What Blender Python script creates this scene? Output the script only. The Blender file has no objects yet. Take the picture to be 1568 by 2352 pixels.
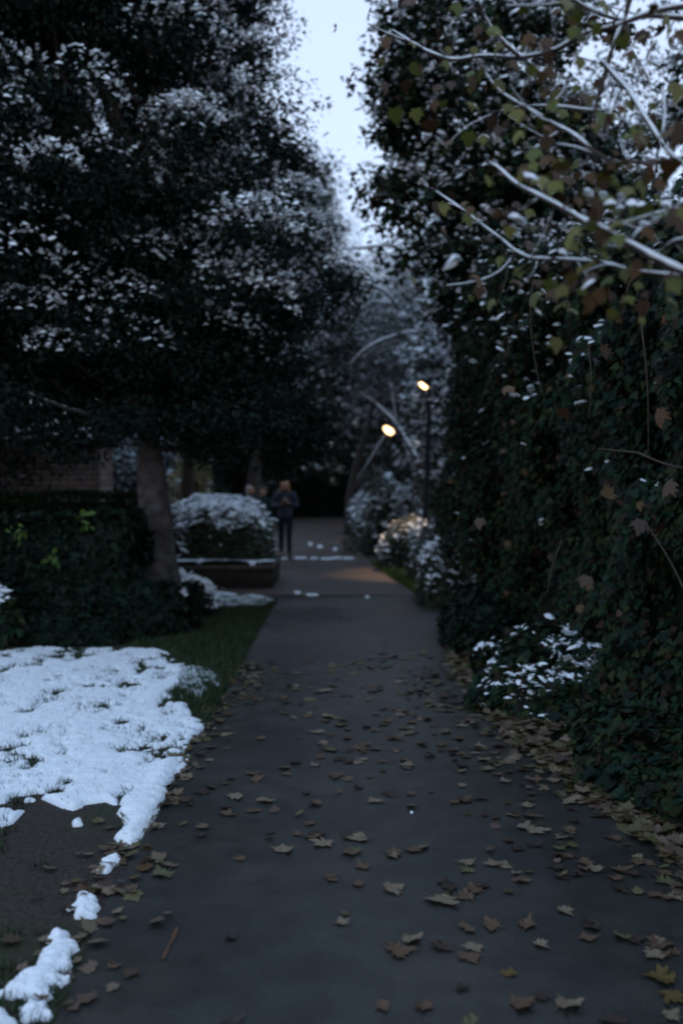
import bpy, math, random
import numpy as np
from mathutils import Vector, Matrix
random.seed(7)
R = np.random.default_rng(11)
S = bpy.context.scene
C = S.collection
rad = math.radians

# ------------------------------------------------------------------ camera, sky, sun, exposure
FPX, HOR, CU, CV, CAMH = 2287.0, 1115.0, 784.0, 1176.0, 1.6
PITCH = math.atan((CV - HOR) / FPX)
cam = bpy.data.objects.new('camera', bpy.data.cameras.new('camera'))
C.objects.link(cam); S.camera = cam
cam.location = (0, 0, CAMH)
cam.rotation_euler = (math.pi / 2 - PITCH, 0, 0)
cam.data.sensor_fit = 'VERTICAL'
cam.data.sensor_height = 36.0
cam.data.lens = 36.0 * FPX / 2352.0
cam.data.clip_start = 0.05
cam.data.clip_end = 2000
cam.data.dof.use_dof = True
cam.data.dof.focus_distance = 4.8
cam.data.dof.aperture_fstop = 1.4

w = bpy.data.worlds.new('World'); S.world = w; w.use_nodes = True
wn, wl = w.node_tree.nodes, w.node_tree.links
wn.clear()
out = wn.new('ShaderNodeOutputWorld')
sky = wn.new('ShaderNodeTexSky'); sky.sky_type = 'NISHITA'; sky.sun_disc = False
sky.sun_elevation = rad(20); sky.sun_rotation = rad(180); sky.air_density = 1.0; sky.dust_density = 0.3; sky.ozone_density = 3.0
bg = wn.new('ShaderNodeBackground'); bg.inputs['Strength'].default_value = 0.05
wl.new(sky.outputs[0], bg.inputs['Color'])
# the even overcast layer of a snowy dusk, a little brighter overhead
cl = wn.new('ShaderNodeBackground'); 
tc = wn.new('ShaderNodeTexCoord'); sx = wn.new('ShaderNodeSeparateXYZ'); mr = wn.new('ShaderNodeMapRange')
wl.new(tc.outputs['Generated'], sx.inputs[0]); wl.new(sx.outputs['Z'], mr.inputs['Value'])
mr.inputs['From Min'].default_value = 0.0; mr.inputs['From Max'].default_value = 1.0
mr.inputs['To Min'].default_value = 0.0; mr.inputs['To Max'].default_value = 1.0
ramp = wn.new('ShaderNodeValToRGB'); ramp.color_ramp.elements[0].position = .42; ramp.color_ramp.elements[0].color = (.655, .77, .985, 1)
ramp.color_ramp.elements[1].position = 1.0; ramp.color_ramp.elements[1].color = (.46, .70, 1.06, 1)
wl.new(mr.outputs[0], ramp.inputs[0]); wl.new(ramp.outputs[0], cl.inputs['Color']); cl.inputs['Strength'].default_value = 1.0
add = wn.new('ShaderNodeAddShader')
wl.new(bg.outputs[0], add.inputs[0]); wl.new(cl.outputs[0], add.inputs[1]); wl.new(add.outputs[0], out.inputs['Surface'])

sun = bpy.data.objects.new('sun', bpy.data.lights.new('sun', 'SUN'))
C.objects.link(sun); sun.data.energy = 0.02; sun.data.angle = rad(40); sun.data.color = (1, .93, .85)
sun.rotation_euler = (rad(70), 0, 0)      # low behind the camera, like the sky's sun
S.view_settings.view_transform = 'Standard'; S.view_settings.look = 'None'
S.view_settings.gamma = 1.0; S.view_settings.exposure = 0.0
S.render.engine = 'CYCLES'
cy = S.cycles
cy.use_denoising = True
cy.max_bounces = 4; cy.diffuse_bounces = 2; cy.glossy_bounces = 2; cy.transmission_bounces = 1
cy.caustics_reflective = False; cy.caustics_refractive = False
cy.pixel_filter_type = 'BLACKMAN_HARRIS'; cy.filter_width = 2.2

# ------------------------------------------------------------------ helpers
def W(u, v, d):
    """pixel of the photograph (1568 x 2352 frame) at forward distance d"""
    a, b = (u - CU) / FPX, -(v - CV) / FPX
    cp, sp = math.cos(PITCH), math.sin(PITCH)
    y, z = cp + b * sp, -sp + b * cp
    return Vector((a * d / y, d, CAMH + z * d / y))
def G(u, v):
    a, b = (u - CU) / FPX, -(v - CV) / FPX
    cp, sp = math.cos(PITCH), math.sin(PITCH)
    y, z = cp + b * sp, -sp + b * cp
    t = -CAMH / z
    return (a * t, y * t)

def mat(name, cols, rough=.6, spec=.3, bump=0, bscale=40, noise=None, island=False, detail=6):
    """cols: list of colours mixed by noise, or by leaf (island=True)"""
    m = bpy.data.materials.new(name); m.use_nodes = True
    n, l = m.node_tree.nodes, m.node_tree.links
    p = n['Principled BSDF']; p.inputs['Roughness'].default_value = rough
    p.inputs['Specular IOR Level'].default_value = spec
    if len(cols) == 1:
        p.inputs['Base Color'].default_value = (*cols[0], 1)
    else:
        r = n.new('ShaderNodeValToRGB')
        while len(r.color_ramp.elements) < len(cols): r.color_ramp.elements.new(.5)
        for i, c in enumerate(cols):
            e = r.color_ramp.elements[i]
            e.position = i / (len(cols) - 1) if island else .3 + .4 * i / (len(cols) - 1)
            e.color = (*c, 1)
        if island:
            g = n.new('ShaderNodeNewGeometry'); l.new(g.outputs['Random Per Island'], r.inputs[0])
        else:
            t = n.new('ShaderNodeTexNoise'); t.inputs['Scale'].default_value = noise or 5
            t.inputs['Detail'].default_value = detail
            o = n.new('ShaderNodeTexCoord'); l.new(o.outputs['Object'], t.inputs['Vector'])
            l.new(t.outputs['Fac'], r.inputs[0])
        l.new(r.outputs[0], p.inputs['Base Color'])
    if bump:
        t2 = n.new('ShaderNodeTexNoise'); t2.inputs['Scale'].default_value = bscale; t2.inputs['Detail'].default_value = 5
        o2 = n.new('ShaderNodeTexCoord'); l.new(o2.outputs['Object'], t2.inputs['Vector'])
        b = n.new('ShaderNodeBump'); b.inputs['Strength'].default_value = bump; b.inputs['Distance'].default_value = .02
        l.new(t2.outputs['Fac'], b.inputs['Height']); l.new(b.outputs[0], p.inputs['Normal'])
    return m

M = {}
M['snow'] = mat('snow', [(.80, .84, .88), (.88, .90, .92)], .7, .2, bump=.5, bscale=60, noise=8)
M['frost'] = mat('light_snow', [(.45, .52, .58), (.80, .84, .88)], .7, .2, island=True)
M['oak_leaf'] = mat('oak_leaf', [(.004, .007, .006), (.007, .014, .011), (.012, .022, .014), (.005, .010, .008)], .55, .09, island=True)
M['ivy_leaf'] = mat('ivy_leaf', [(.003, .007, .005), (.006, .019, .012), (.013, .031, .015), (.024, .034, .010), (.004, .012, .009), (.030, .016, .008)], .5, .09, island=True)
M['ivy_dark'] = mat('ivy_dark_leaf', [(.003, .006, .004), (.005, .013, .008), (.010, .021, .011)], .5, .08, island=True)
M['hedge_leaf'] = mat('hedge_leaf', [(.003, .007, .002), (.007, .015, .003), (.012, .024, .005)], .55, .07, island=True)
M['bright_leaf'] = mat('bright_leaf', [(.025, .055, .006), (.05, .09, .008)], .5, .2, island=True)
M['shrub_leaf'] = mat('shrub_leaf', [(.008, .018, .014), (.018, .038, .024), (.034, .054, .026), (.06, .04, .015)], .45, .25, island=True)
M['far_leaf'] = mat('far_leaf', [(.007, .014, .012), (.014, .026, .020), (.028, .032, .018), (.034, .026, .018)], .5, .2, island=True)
M['lamplit_yellow_leaf'] = mat('lamplit_yellow_leaf', [(.18, .14, .05), (.12, .11, .04), (.24, .18, .08)], .5, .2, island=True)  # yellow leaves with warm lamplight mixed into their colour
M['maple_green'] = mat('maple_olive_leaf', [(.06, .075, .014), (.10, .11, .02), (.13, .12, .024), (.08, .065, .02)], .5, .25, island=True)
M['maple_brown'] = mat('maple_brown_leaf', [(.05, .026, .016), (.075, .045, .027), (.10, .052, .018), (.045, .028, .02)], .55, .25, island=True)
M['fall_tan'] = mat('tan_leaf', [(.15, .108, .070), (.22, .165, .11)], .5, .3, noise=14, bump=.3, bscale=50)
M['fall_brown'] = mat('brown_leaf', [(.080, .046, .027), (.13, .076, .045)], .5, .3, noise=14, bump=.3, bscale=50)
M['fall_dark'] = mat('dark_leaf', [(.026, .017, .012), (.05, .03, .02)], .45, .3, noise=14, bump=.3, bscale=50)
M['fall_green'] = mat('greenish_leaf', [(.07, .075, .03), (.12, .11, .05)], .5, .3, noise=14, bump=.3, bscale=50)
M['fall_yellow'] = mat('yellow_fallen_leaf', [(.085, .055, .014), (.13, .085, .022)], .5, .3, noise=14, bump=.3, bscale=50)
M['litter'] = mat('litter_leaf', [(.035, .02, .012), (.085, .053, .033), (.16, .115, .075), (.08, .075, .025), (.07, .03, .014)], .5, .3, island=True)
M['bark'] = mat('bark', [(.035, .028, .026), (.07, .060, .057), (.11, .095, .095)], .85, .15, bump=1, bscale=22, noise=9)
M['dark_bark'] = mat('dark_bark', [(.03, .024, .02), (.065, .05, .042)], .85, .15, bump=.8, bscale=30, noise=9)
M['twig'] = mat('twig_bark', [(.035, .028, .024), (.07, .052, .045)], .7, .2, bump=.4, bscale=90, noise=20)
M['vine'] = mat('vine_stem', [(.04, .03, .024), (.07, .052, .038)], .7, .2, noise=20)
M['inner'] = mat('light_block_dark', [(.008, .008, .006), (.014, .013, .009)], .95, .05, bump=1, bscale=10, noise=6)  # near-black filler for the cores added to block light inside foliage
M['grass'] = mat('grass_blade', [(.012, .028, .010), (.022, .044, .013), (.04, .052, .02)], .5, .25, island=True)
M['mossy'] = mat('bright_grass_blade', [(.05, .09, .012), (.09, .13, .02)], .5, .25, island=True)
M['metal'] = mat('painted_metal', [(.006, .0065, .008), (.010, .0105, .012)], .7, .15, noise=30)
M['coping'] = mat('coping_stone', [(.07, .06, .05), (.12, .10, .085)], .85, .2, bump=.5, bscale=50, noise=12)
M['retain'] = mat('retaining_wall', [(.022, .019, .016), (.045, .038, .032)], .9, .15, bump=.6, bscale=30, noise=7)
M['roof'] = mat('roof_slate', [(.05, .05, .055), (.09, .085, .085)], .7, .3, bump=.4, noise=12)
M['jacket'] = mat('navy_jacket_cloth', [(.010, .014, .026), (.028, .036, .058)], .55, .3, bump=.5, bscale=25, noise=14)
M['trousers'] = mat('black_trousers_cloth', [(.006, .008, .014), (.012, .014, .022)], .8, .15, noise=14)
M['boots'] = mat('black_boot_leather', [(.006, .006, .007), (.012, .012, .013)], .4, .4, noise=14)
M['skin'] = mat('skin', [(.36, .19, .13), (.42, .23, .16)], .5, .3, noise=12)
M['hair'] = mat('ginger_hair', [(.36, .17, .08), (.55, .30, .15)], .55, .3, bump=.6, bscale=60, noise=30)
M['hood'] = mat('pale_hood_cloth', [(.40, .40, .42), (.55, .55, .56)], .8, .2, noise=20)
M['greycap'] = mat('grey_cap_cloth', [(.05, .06, .07), (.10, .11, .12)], .8, .2, noise=20)
M['green_coat'] = mat('green_coat_cloth', [(.010, .035, .025), (.018, .05, .035)], .8, .2, noise=20)
M['phone'] = mat('phone_case', [(.02, .02, .022), (.03, .03, .03)], .3, .5, noise=20)
M['eye'] = mat('eye', [(.02, .015, .012), (.03, .02, .015)], .2, .5, noise=20)

# ground: bare damp earth with thin dark grass
def ground_mat():
    m = bpy.data.materials.new('earth_and_grass'); m.use_nodes = True
    n, l = m.node_tree.nodes, m.node_tree.links; p = n['Principled BSDF']
    o = n.new('ShaderNodeTexCoord')
    def N(s, d=6):
        t = n.new('ShaderNodeTexNoise'); t.inputs['Scale'].default_value = s; t.inputs['Detail'].default_value = d
        l.new(o.outputs['Object'], t.inputs['Vector']); return t
    a, b = N(1.1, 8), N(45, 6)
    ra = n.new('ShaderNodeValToRGB'); ra.color_ramp.elements[0].position = .45; ra.color_ramp.elements[1].position = .62
    l.new(a.outputs['Fac'], ra.inputs[0])
    e = n.new('ShaderNodeValToRGB'); e.color_ramp.elements[0].color = (.018, .014, .011, 1); e.color_ramp.elements[1].color = (.055, .042, .034, 1)
    e.color_ramp.elements[0].position = .3; e.color_ramp.elements[1].position = .7
    g = n.new('ShaderNodeValToRGB'); g.color_ramp.elements[0].color = (.012, .018, .008, 1); g.color_ramp.elements[1].color = (.035, .05, .018, 1)
    l.new(b.outputs['Fac'], e.inputs[0]); l.new(b.outputs['Fac'], g.inputs[0])
    mx = n.new('ShaderNodeMix'); mx.data_type = 'RGBA'
    l.new(ra.outputs[0], mx.inputs['Factor']); l.new(e.outputs[0], mx.inputs['A']); l.new(g.outputs[0], mx.inputs['B'])
    l.new(mx.outputs['Result'], p.inputs['Base Color']); p.inputs['Roughness'].default_value = .85
    p.inputs['Specular IOR Level'].default_value = .2
    bp = n.new('ShaderNodeBump'); bp.inputs['Strength'].default_value = .8; bp.inputs['Distance'].default_value = .02
    l.new(N(25, 8).outputs['Fac'], bp.inputs['Height']); l.new(bp.outputs[0], p.inputs['Normal'])
    return m
def asphalt_mat(name, c0, c1, c2, r0, r1, spec=.35):
    m = bpy.data.materials.new(name); m.use_nodes = True
    n, l = m.node_tree.nodes, m.node_tree.links; p = n['Principled BSDF']
    o = n.new('ShaderNodeTexCoord')
    def N(s, d=6):
        t = n.new('ShaderNodeTexNoise'); t.inputs['Scale'].default_value = s; t.inputs['Detail'].default_value = d
        l.new(o.outputs['Object'], t.inputs['Vector']); return t
    big, fine, mid = N(.9, 7), N(170, 3), N(6, 8)
    r = n.new('ShaderNodeValToRGB'); r.color_ramp.elements.new(.5)
    for e, c, q in zip(r.color_ramp.elements, (c0, c1, c2), (.35, .5, .68)): e.color = (*c, 1); e.position = q
    l.new(big.outputs['Fac'], r.inputs[0])
    v = n.new('ShaderNodeMapRange'); v.inputs['From Min'].default_value = .3; v.inputs['From Max'].default_value = .7
    v.inputs['To Min'].default_value = .55; v.inputs['To Max'].default_value = 1.5
    l.new(fine.outputs['Fac'], v.inputs['Value'])
    v2 = n.new('ShaderNodeMapRange'); v2.inputs['From Min'].default_value = .3; v2.inputs['From Max'].default_value = .7
    v2.inputs['To Min'].default_value = .65; v2.inputs['To Max'].default_value = 1.35
    l.new(mid.outputs['Fac'], v2.inputs['Value'])
    mu = n.new('ShaderNodeMath'); mu.operation = 'MULTIPLY'; l.new(v.outputs[0], mu.inputs[0]); l.new(v2.outputs[0], mu.inputs[1])
    sc = n.new('ShaderNodeVectorMath'); sc.operation = 'SCALE'
    l.new(r.outputs[0], sc.inputs[0]); l.new(mu.outputs[0], sc.inputs['Scale']); l.new(sc.outputs[0], p.inputs['Base Color'])
    q = n.new('ShaderNodeMapRange'); q.inputs['From Min'].default_value = .35; q.inputs['From Max'].default_value = .65
    q.inputs['To Min'].default_value = r0; q.inputs['To Max'].default_value = r1
    l.new(N(.7, 5).outputs['Fac'], q.inputs['Value']); l.new(q.outputs[0], p.inputs['Roughness'])
    p.inputs['Specular IOR Level'].default_value = spec
    bp = n.new('ShaderNodeBump'); bp.inputs['Strength'].default_value = .5; bp.inputs['Distance'].default_value = .004
    l.new(fine.outputs['Fac'], bp.inputs['Height']); l.new(bp.outputs[0], p.inputs['Normal'])
    return m
def brick_mat():
    m = bpy.data.materials.new('old_brick'); m.use_nodes = True
    n, l = m.node_tree.nodes, m.node_tree.links; p = n['Principled BSDF']
    o = n.new('ShaderNodeTexCoord'); s = n.new('ShaderNodeSeparateXYZ'); c = n.new('ShaderNodeCombineXYZ')
    l.new(o.outputs['Object'], s.inputs[0])
    a = n.new('ShaderNodeMath'); a.operation = 'ADD'; l.new(s.outputs['X'], a.inputs[0]); l.new(s.outputs['Y'], a.inputs[1])
    l.new(a.outputs[0], c.inputs['X']); l.new(s.outputs['Z'], c.inputs['Y'])
    b = n.new('ShaderNodeTexBrick'); l.new(c.outputs[0], b.inputs['Vector'])
    b.inputs['Scale'].default_value = 1; b.inputs['Brick Width'].default_value = .30; b.inputs['Row Height'].default_value = .10
    b.inputs['Mortar Size'].default_value = .012; b.inputs['Color1'].default_value = (.28, .20, .18, 1)
    b.inputs['Color2'].default_value = (.17, .12, .11, 1); b.inputs['Mortar'].default_value = (.08, .068, .062, 1)
    l.new(b.outputs['Color'], p.inputs['Base Color']); p.inputs['Roughness'].default_value = .9
    bp = n.new('ShaderNodeBump'); bp.inputs['Strength'].default_value = .7; bp.inputs['Distance'].default_value = .01; bp.invert = True
    l.new(b.outputs['Fac'], bp.inputs['Height']); l.new(bp.outputs[0], p.inputs['Normal'])
    return m
M['ground'] = ground_mat()
M['asphalt'] = asphalt_mat('asphalt', (.018, .0185, .016), (.026, .026, .0215), (.033, .031, .026), .27, .5, .5)
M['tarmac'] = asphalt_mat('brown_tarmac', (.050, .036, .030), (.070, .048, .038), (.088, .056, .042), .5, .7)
M['brick'] = brick_mat()
M['paint'] = mat('faded_orange_paint', [(.13, .055, .022), (.05, .038, .032)], .7, .2, noise=18)
def emis(name, col, st):
    m = bpy.data.materials.new(name); m.use_nodes = True; p = m.node_tree.nodes['Principled BSDF']
    p.inputs['Emission Color'].default_value = (*col, 1); p.inputs['Emission Strength'].default_value = st
    p.inputs['Base Color'].default_value = (.8, .8, .8, 1); return m
M['glow'] = emis('lit_lamp_glass', (1.0, .62, .28), 5)

# value noise
_T = R.random((32, 32, 32)).astype(np.float32)
def vnoise(P):
    P = np.asarray(P, dtype=np.float64); i = np.floor(P).astype(int); f = P - i; f = f * f * (3 - 2 * f)
    r = 0
    for dx in (0, 1):
        for dy in (0, 1):
            for dz in (0, 1):
                r = r + _T[(i[..., 0] + dx) % 32, (i[..., 1] + dy) % 32, (i[..., 2] + dz) % 32] * \
                    (f[..., 0] if dx else 1 - f[..., 0]) * (f[..., 1] if dy else 1 - f[..., 1]) * (f[..., 2] if dz else 1 - f[..., 2])
    return r
def fbm(P, o=4):
    P = np.asarray(P, dtype=np.float64); r = 0; a = .5; s = 0
    for k in range(o):
        r = r + a * vnoise(P + 7.3 * k); s += a; a *= .5; P = P * 2.03
    return r / s

def mesh_np(name, V, FL, m, parent=None, smooth=False):
    V = np.asarray(V, dtype=np.float32).reshape(-1, 3)
    me = bpy.data.meshes.new(name)
    me.vertices.add(len(V)); me.vertices.foreach_set('co', V.ravel())
    FL = [np.asarray(f, dtype=np.int32) for f in FL if len(f)]
    loops = np.concatenate([f.ravel() for f in FL]); tot = np.concatenate([np.full(len(f), f.shape[1]) for f in FL]).astype(np.int32)
    me.loops.add(len(loops)); me.loops.foreach_set('vertex_index', loops)
    me.polygons.add(len(tot)); st = np.concatenate([[0], np.cumsum(tot)[:-1]]).astype(np.int32)
    me.polygons.foreach_set('loop_start', st); me.polygons.foreach_set('loop_total', tot)
    if smooth: me.polygons.foreach_set('use_smooth', np.ones(len(tot), dtype=bool))
    me.update(calc_edges=True); me.validate()
    me.materials.append(m)
    o = bpy.data.objects.new(name, me); C.objects.link(o)
    if parent is not None: o.parent = parent; o.matrix_parent_inverse = Matrix.Translation(-parent.location)
    return o
def empty(name, loc, label, cat, group=None):
    o = bpy.data.objects.new(name, None); C.objects.link(o); o.location = (*loc, 0)[:3]; o.empty_display_size = .2
    return tag(o, label, cat, group)
def tag(o, label=None, cat=None, group=None, kind=None):
    if label: o['label'] = label
    if cat: o['category'] = cat
    if group: o['group'] = group
    if kind: o['kind'] = kind
    return o

class MB:                      # collects pieces into one mesh
    def __init__(s): s.V = []; s.F = {}; s.n = 0
    def add(s, V, F):
        V = np.asarray(V, dtype=float).reshape(-1, 3); F = np.asarray(F)
        s.F.setdefault(F.shape[1], []).append(F + s.n); s.V.append(V); s.n += len(V)
    def box(s, a, b):
        x0, y0, z0 = a; x1, y1, z1 = b
        V = [(x0,y0,z0),(x1,y0,z0),(x1,y1,z0),(x0,y1,z0),(x0,y0,z1),(x1,y0,z1),(x1,y1,z1),(x0,y1,z1)]
        s.add(V, [(0,3,2,1),(4,5,6,7),(0,1,5,4),(1,2,6,5),(2,3,7,6),(3,0,4,7)])
    def tube(s, pts, rr, sides=6, cap=False, lump=0):
        P = np.asarray([tuple(p) for p in pts], dtype=float); n = len(P)
        rr = np.broadcast_to(np.asarray(rr, dtype=float), (n,))
        T = np.gradient(P, axis=0); T /= np.linalg.norm(T, axis=1)[:, None] + 1e-9
        ref = np.where(np.abs(T[:, 2:3]) > .9, np.array([[1., 0, 0]]), np.array([[0, 0, 1.]]))
        if np.mean(np.abs(T[:, 2])) > .6: ref = np.tile([[1., 0, 0]], (n, 1))
        elif np.max(np.abs(T[:, 2])) < .97: ref = np.tile([[0, 0, 1.]], (n, 1))
        A = np.cross(T, ref); A /= np.linalg.norm(A, axis=1)[:, None] + 1e-9; B = np.cross(T, A)
        th = np.arange(sides) / sides * 2 * np.pi
        D = A[:, None] * np.cos(th)[None, :, None] + B[:, None] * np.sin(th)[None, :, None]
        q = rr[:, None, None] * np.ones((n, sides, 1))
        if lump: q = q * (1 + lump * (fbm(P[:, None] * 1.3 + D * 1.2, 3)[..., None] - .5) * 2)
        V = P[:, None] + D * q
        i = np.arange(n - 1)[:, None] * sides; j = np.arange(sides)[None]; k = (j + 1) % sides
        F = np.stack([i + j, i + k, i + k + sides, i + j + sides], -1).reshape(-1, 4)
        s.add(V, F)
        if cap:
            s.F.setdefault(sides, []).append(np.array([list(range(sides))[::-1]]) + s.n - n * sides)
            s.F.setdefault(sides, []).append(np.array([list(range(sides))]) + s.n - sides)
    def build(s, name, m, parent=None, smooth=False):
        return mesh_np(name, np.concatenate(s.V), [np.concatenate(f) for f in s.F.values()], m, parent, smooth)

# leaf outlines (x across, y along), unit length
T_RHOMB = np.array([(0, 0), (.24, .45), (0, 1), (-.24, .45)], float)
T_OVAL = np.array([(0, 0), (.2, .2), (.26, .5), (.15, .8), (0, 1), (-.15, .8), (-.26, .5), (-.2, .2)], float)
T_IVY = np.array([(0, 0), (.3, -.1), (.5, .22), (.28, .42), (.22, .62), (0, 1), (-.22, .62), (-.28, .42), (-.5, .22), (-.3, -.1)], float)
_h = [(.02, 0), (.16, -.08), (.36, -.04), (.27, .10), (.52, .18), (.42, .32), (.58, .52), (.40, .50), (.26, .50), (.29, .68), (.15, .72), (.11, .88), (0, 1)]
T_MAPLE = np.array(_h + [(-x, y) for x, y in _h[-2::-1]], float)
def unit(a): return a / (np.linalg.norm(a, axis=-1, keepdims=True) + 1e-9)
def leaves(P, Nrm, size, T, droop=.5, curl=.25, tip=None):
    """P (n,3) base points, Nrm facing, size (n,)"""
    n = len(P); rnd = R.normal(size=(n, 3)); rnd[:, 2] -= droop * 1.6
    if tip is not None: rnd = tip + .3 * R.normal(size=(n, 3))
    Nn = unit(Nrm); Y = unit(rnd - (rnd * Nn).sum(1)[:, None] * Nn); X = np.cross(Y, Nn)
    k = len(T); c = T[:, 0] ** 2 * 1.2 + (T[:, 1] - .4) ** 2 * .7
    sz = np.asarray(size).reshape(-1, 1, 1)
    V = P[:, None] + (X[:, None] * T[None, :, 0:1] + Y[:, None] * T[None, :, 1:2] - Nn[:, None] * (c[None, :, None] * curl)) * sz
    F = (np.arange(n)[:, None] * k + np.arange(k)[None])
    return V.reshape(-1, 3), F
# flat snow pillow: hex lens
_a = np.arange(6) / 6 * 2 * np.pi
T_PIL = np.vstack([[0, 0, .55], np.c_[np.cos(_a) * .62, np.sin(_a) * .62, np.full(6, .38)], np.c_[np.cos(_a + .5), np.sin(_a + .5), np.zeros(6)]])
F_PIL = np.array([(0, 1 + i, 1 + (i + 1) % 6) for i in range(6)] + [(1 + i, 7 + i, 1 + (i + 1) % 6) for i in range(6)] + [(7 + i, 7 + (i + 1) % 6, 1 + (i + 1) % 6) for i in range(6)])
def pillows(P, size, name, parent, m=None, zs=.8):
    n = len(P)
    if n == 0: return
    th = R.random(n) * 6.28; el = .65 + .7 * R.random(n)
    c, s_ = np.cos(th)[:, None], np.sin(th)[:, None]
    x, y = T_PIL[None, :, 0] * el[:, None], T_PIL[None, :, 1] / el[:, None]
    jit = 1 + .25 * R.normal(size=(n, 13))
    tx, ty = R.normal(size=(n, 1)) * .35, R.normal(size=(n, 1)) * .35
    z = T_PIL[None, :, 2] * zs * jit
    X = (x * c - y * s_) * jit; Y = (x * s_ + y * c) * jit
    Z = z + X * tx + Y * ty
    V = P[:, None] + np.stack([X, Y, Z], -1) * np.asarray(size).reshape(-1, 1, 1)
    F = (np.arange(n)[:, None, None] * 13 + F_PIL[None]).reshape(-1, 3)
    return mesh_np(name, V, [F], m or M['snow'], parent, smooth=True)

# ------------------------------------------------------------------ the ground, paths
def sheet(name, poly, z, m, **k):
    o = mesh_np(name, [(x, y, z) for x, y in poly], [np.array([list(range(len(poly)))])], m)
    return tag(o, kind='structure', **k)
g = sheet('ground', [(-150, -40), (150, -40), (150, 260), (-150, 260)], 0, M['ground'])

def wob(pts, n=9, amp=.025):
    r = []
    for a, b in zip(pts[:-1], pts[1:]):
        for i in range(n):
            t = i / n; r.append((a[0] + (b[0] - a[0]) * t + random.gauss(0, amp), a[1] + (b[1] - a[1]) * t))
    return r + [pts[-1]]
L = [(-.92, -.5), (-.87, 2.0), G(130, 2352), G(270, 2000), G(395, 1800), G(478, 1660), G(535, 1560), G(600, 1440), G(638, 1375)]
Rr = [(1.32, 14.45), (1.4, 11.5), (1.3, 8.8), (1.5, 6.2), (1.75, 4.4), (1.9, 2), (1.95, -.5)]
path = sheet('path', wob(L) + wob(Rr), .004, M['asphalt'])
far = [(-14, 14.45), (1.32, 14.45), G(930, 1345), G(862, 1300), G(800, 1250), (.3, 34), (.5, 44), (-.2, 50), (-2.6, 50), (-2.3, 36), (-2.6, 26), (-4, 19.5), (-14, 19.0)]
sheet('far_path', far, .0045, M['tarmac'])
# faded orange utility mark sprayed on the near path
mb = MB()
def stroke(pts, wd):
    q = [G(*p) for p in pts]
    for a, b in zip(q[:-1], q[1:]):
        a = Vector(a); b = Vector(b); d = (b - a).normalized(); nn = Vector((-d.y, d.x)) * wd
        mb.add([(*(a - nn), .0085), (*(b - nn), .0085), (*(b + nn), .0085), (*(a + nn), .0085)], [(0, 1, 2, 3)])
stroke([(408, 2134), (398, 2158), (386, 2182), (374, 2208)], .007)
tag(mb.build('path_marking', M['paint']), kind='structure')

# ------------------------------------------------------------------ snow as real, lumpy layers
def sdf(P, poly):
    poly = np.asarray(poly); a = poly; b = np.roll(poly, -1, 0); d = np.full(len(P), 1e9); ins = np.zeros(len(P), bool)
    for p, q in zip(a, b):
        e = q - p; t = np.clip(((P - p) @ e) / (e @ e + 1e-12), 0, 1)
        d = np.minimum(d, np.linalg.norm(P - p - t[:, None] * e, axis=1))
        c = (p[1] > P[:, 1]) != (q[1] > P[:, 1])
        with np.errstate(divide='ignore', invalid='ignore'):
            xi = (q[0] - p[0]) * (P[:, 1] - p[1]) / (q[1] - p[1]) + p[0]
        ins ^= c & (P[:, 0] < xi)
    return np.where(ins, d, -d)
def snow_layer(name, poly, res, h, edge, nscale, label=None, cat=None, group=None, kind=None, base=.006, holes=0, seed=0, soft=None):
    poly = np.asarray(poly, float); lo = poly.min(0) - edge; hi = poly.max(0) + edge
    nx, ny = [max(4, int(v)) for v in (hi - lo) / res]
    X, Y = np.meshgrid(np.linspace(lo[0], hi[0], nx), np.linspace(lo[1], hi[1], ny))
    P = np.c_[X.ravel(), Y.ravel()]
    d = sdf(P, poly); Q = np.c_[P * nscale, np.full(len(P), seed * 3.7)]
    d = d + (fbm(Q, 4) - .5) * 2 * edge
    if holes:
        nn = .62 * fbm(np.c_[P * [5.5, 4.2], np.full(len(P), 9.1 + seed)], 5) + .38 * fbm(np.c_[P * [17, 13], np.full(len(P), 3.1 + seed)], 4)
        n2 = fbm(np.c_[P * [1.1, .9], np.full(len(P), 2.1 + seed)], 3)
        d = np.minimum(d, (.575 + .10 * (n2 - .5) * 2 + holes - nn - .10 * np.exp(-np.clip(d, 0, 9) / .22)) * .30)
    soft = soft or h * 2.4
    t = np.clip(d / soft, 0, 1); prof = np.sqrt(np.clip(1 - (1 - t) ** 2, 0, 1))
    z = base + prof * h * (.75 + .5 * fbm(np.c_[P * nscale * 2.2, np.full(len(P), 5 + seed)], 3)) + prof * (fbm(np.c_[P * 28, np.full(len(P), 1)], 3) - .5) * min(.012, h * .5)
    z = np.where(d <= 0, base - .012, z)
    keep = d > -soft * .6
    idx = np.arange(nx * ny).reshape(ny, nx)
    F = np.stack([idx[:-1, :-1], idx[:-1, 1:], idx[1:, 1:], idx[1:, :-1]], -1).reshape(-1, 4)
    F = F[(d[F] > 0).any(1)]
    if len(F) < 6: return snow_layer(name, poly, res * .7, h, edge * .4, nscale, label, cat, group, kind, base, 0, seed, h)
    used = np.unique(F); rm = np.full(nx * ny, -1); rm[used] = np.arange(len(used))
    o = mesh_np(name, np.c_[P, z][used], [rm[F]], M['snow'], smooth=True)
    return tag(o, label, cat, group, kind)
lawn = [G(-500, 1484), G(0, 1489), G(200, 1490), G(360, 1494), G(430, 1525), G(520, 1555), G(505, 1590), G(430, 1612), G(445, 1650), G(474, 1668),
        G(440, 1705), G(425, 1745), G(395, 1800), G(370, 1850), G(330, 1905), G(300, 1940), G(275, 1925), G(285, 1850), G(250, 1838), G(190, 1848), G(170, 1862),
        G(100, 1838), G(62, 1850), G(35, 1892), G(0, 1905), G(-200, 1900), G(-500, 1880)]
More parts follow.
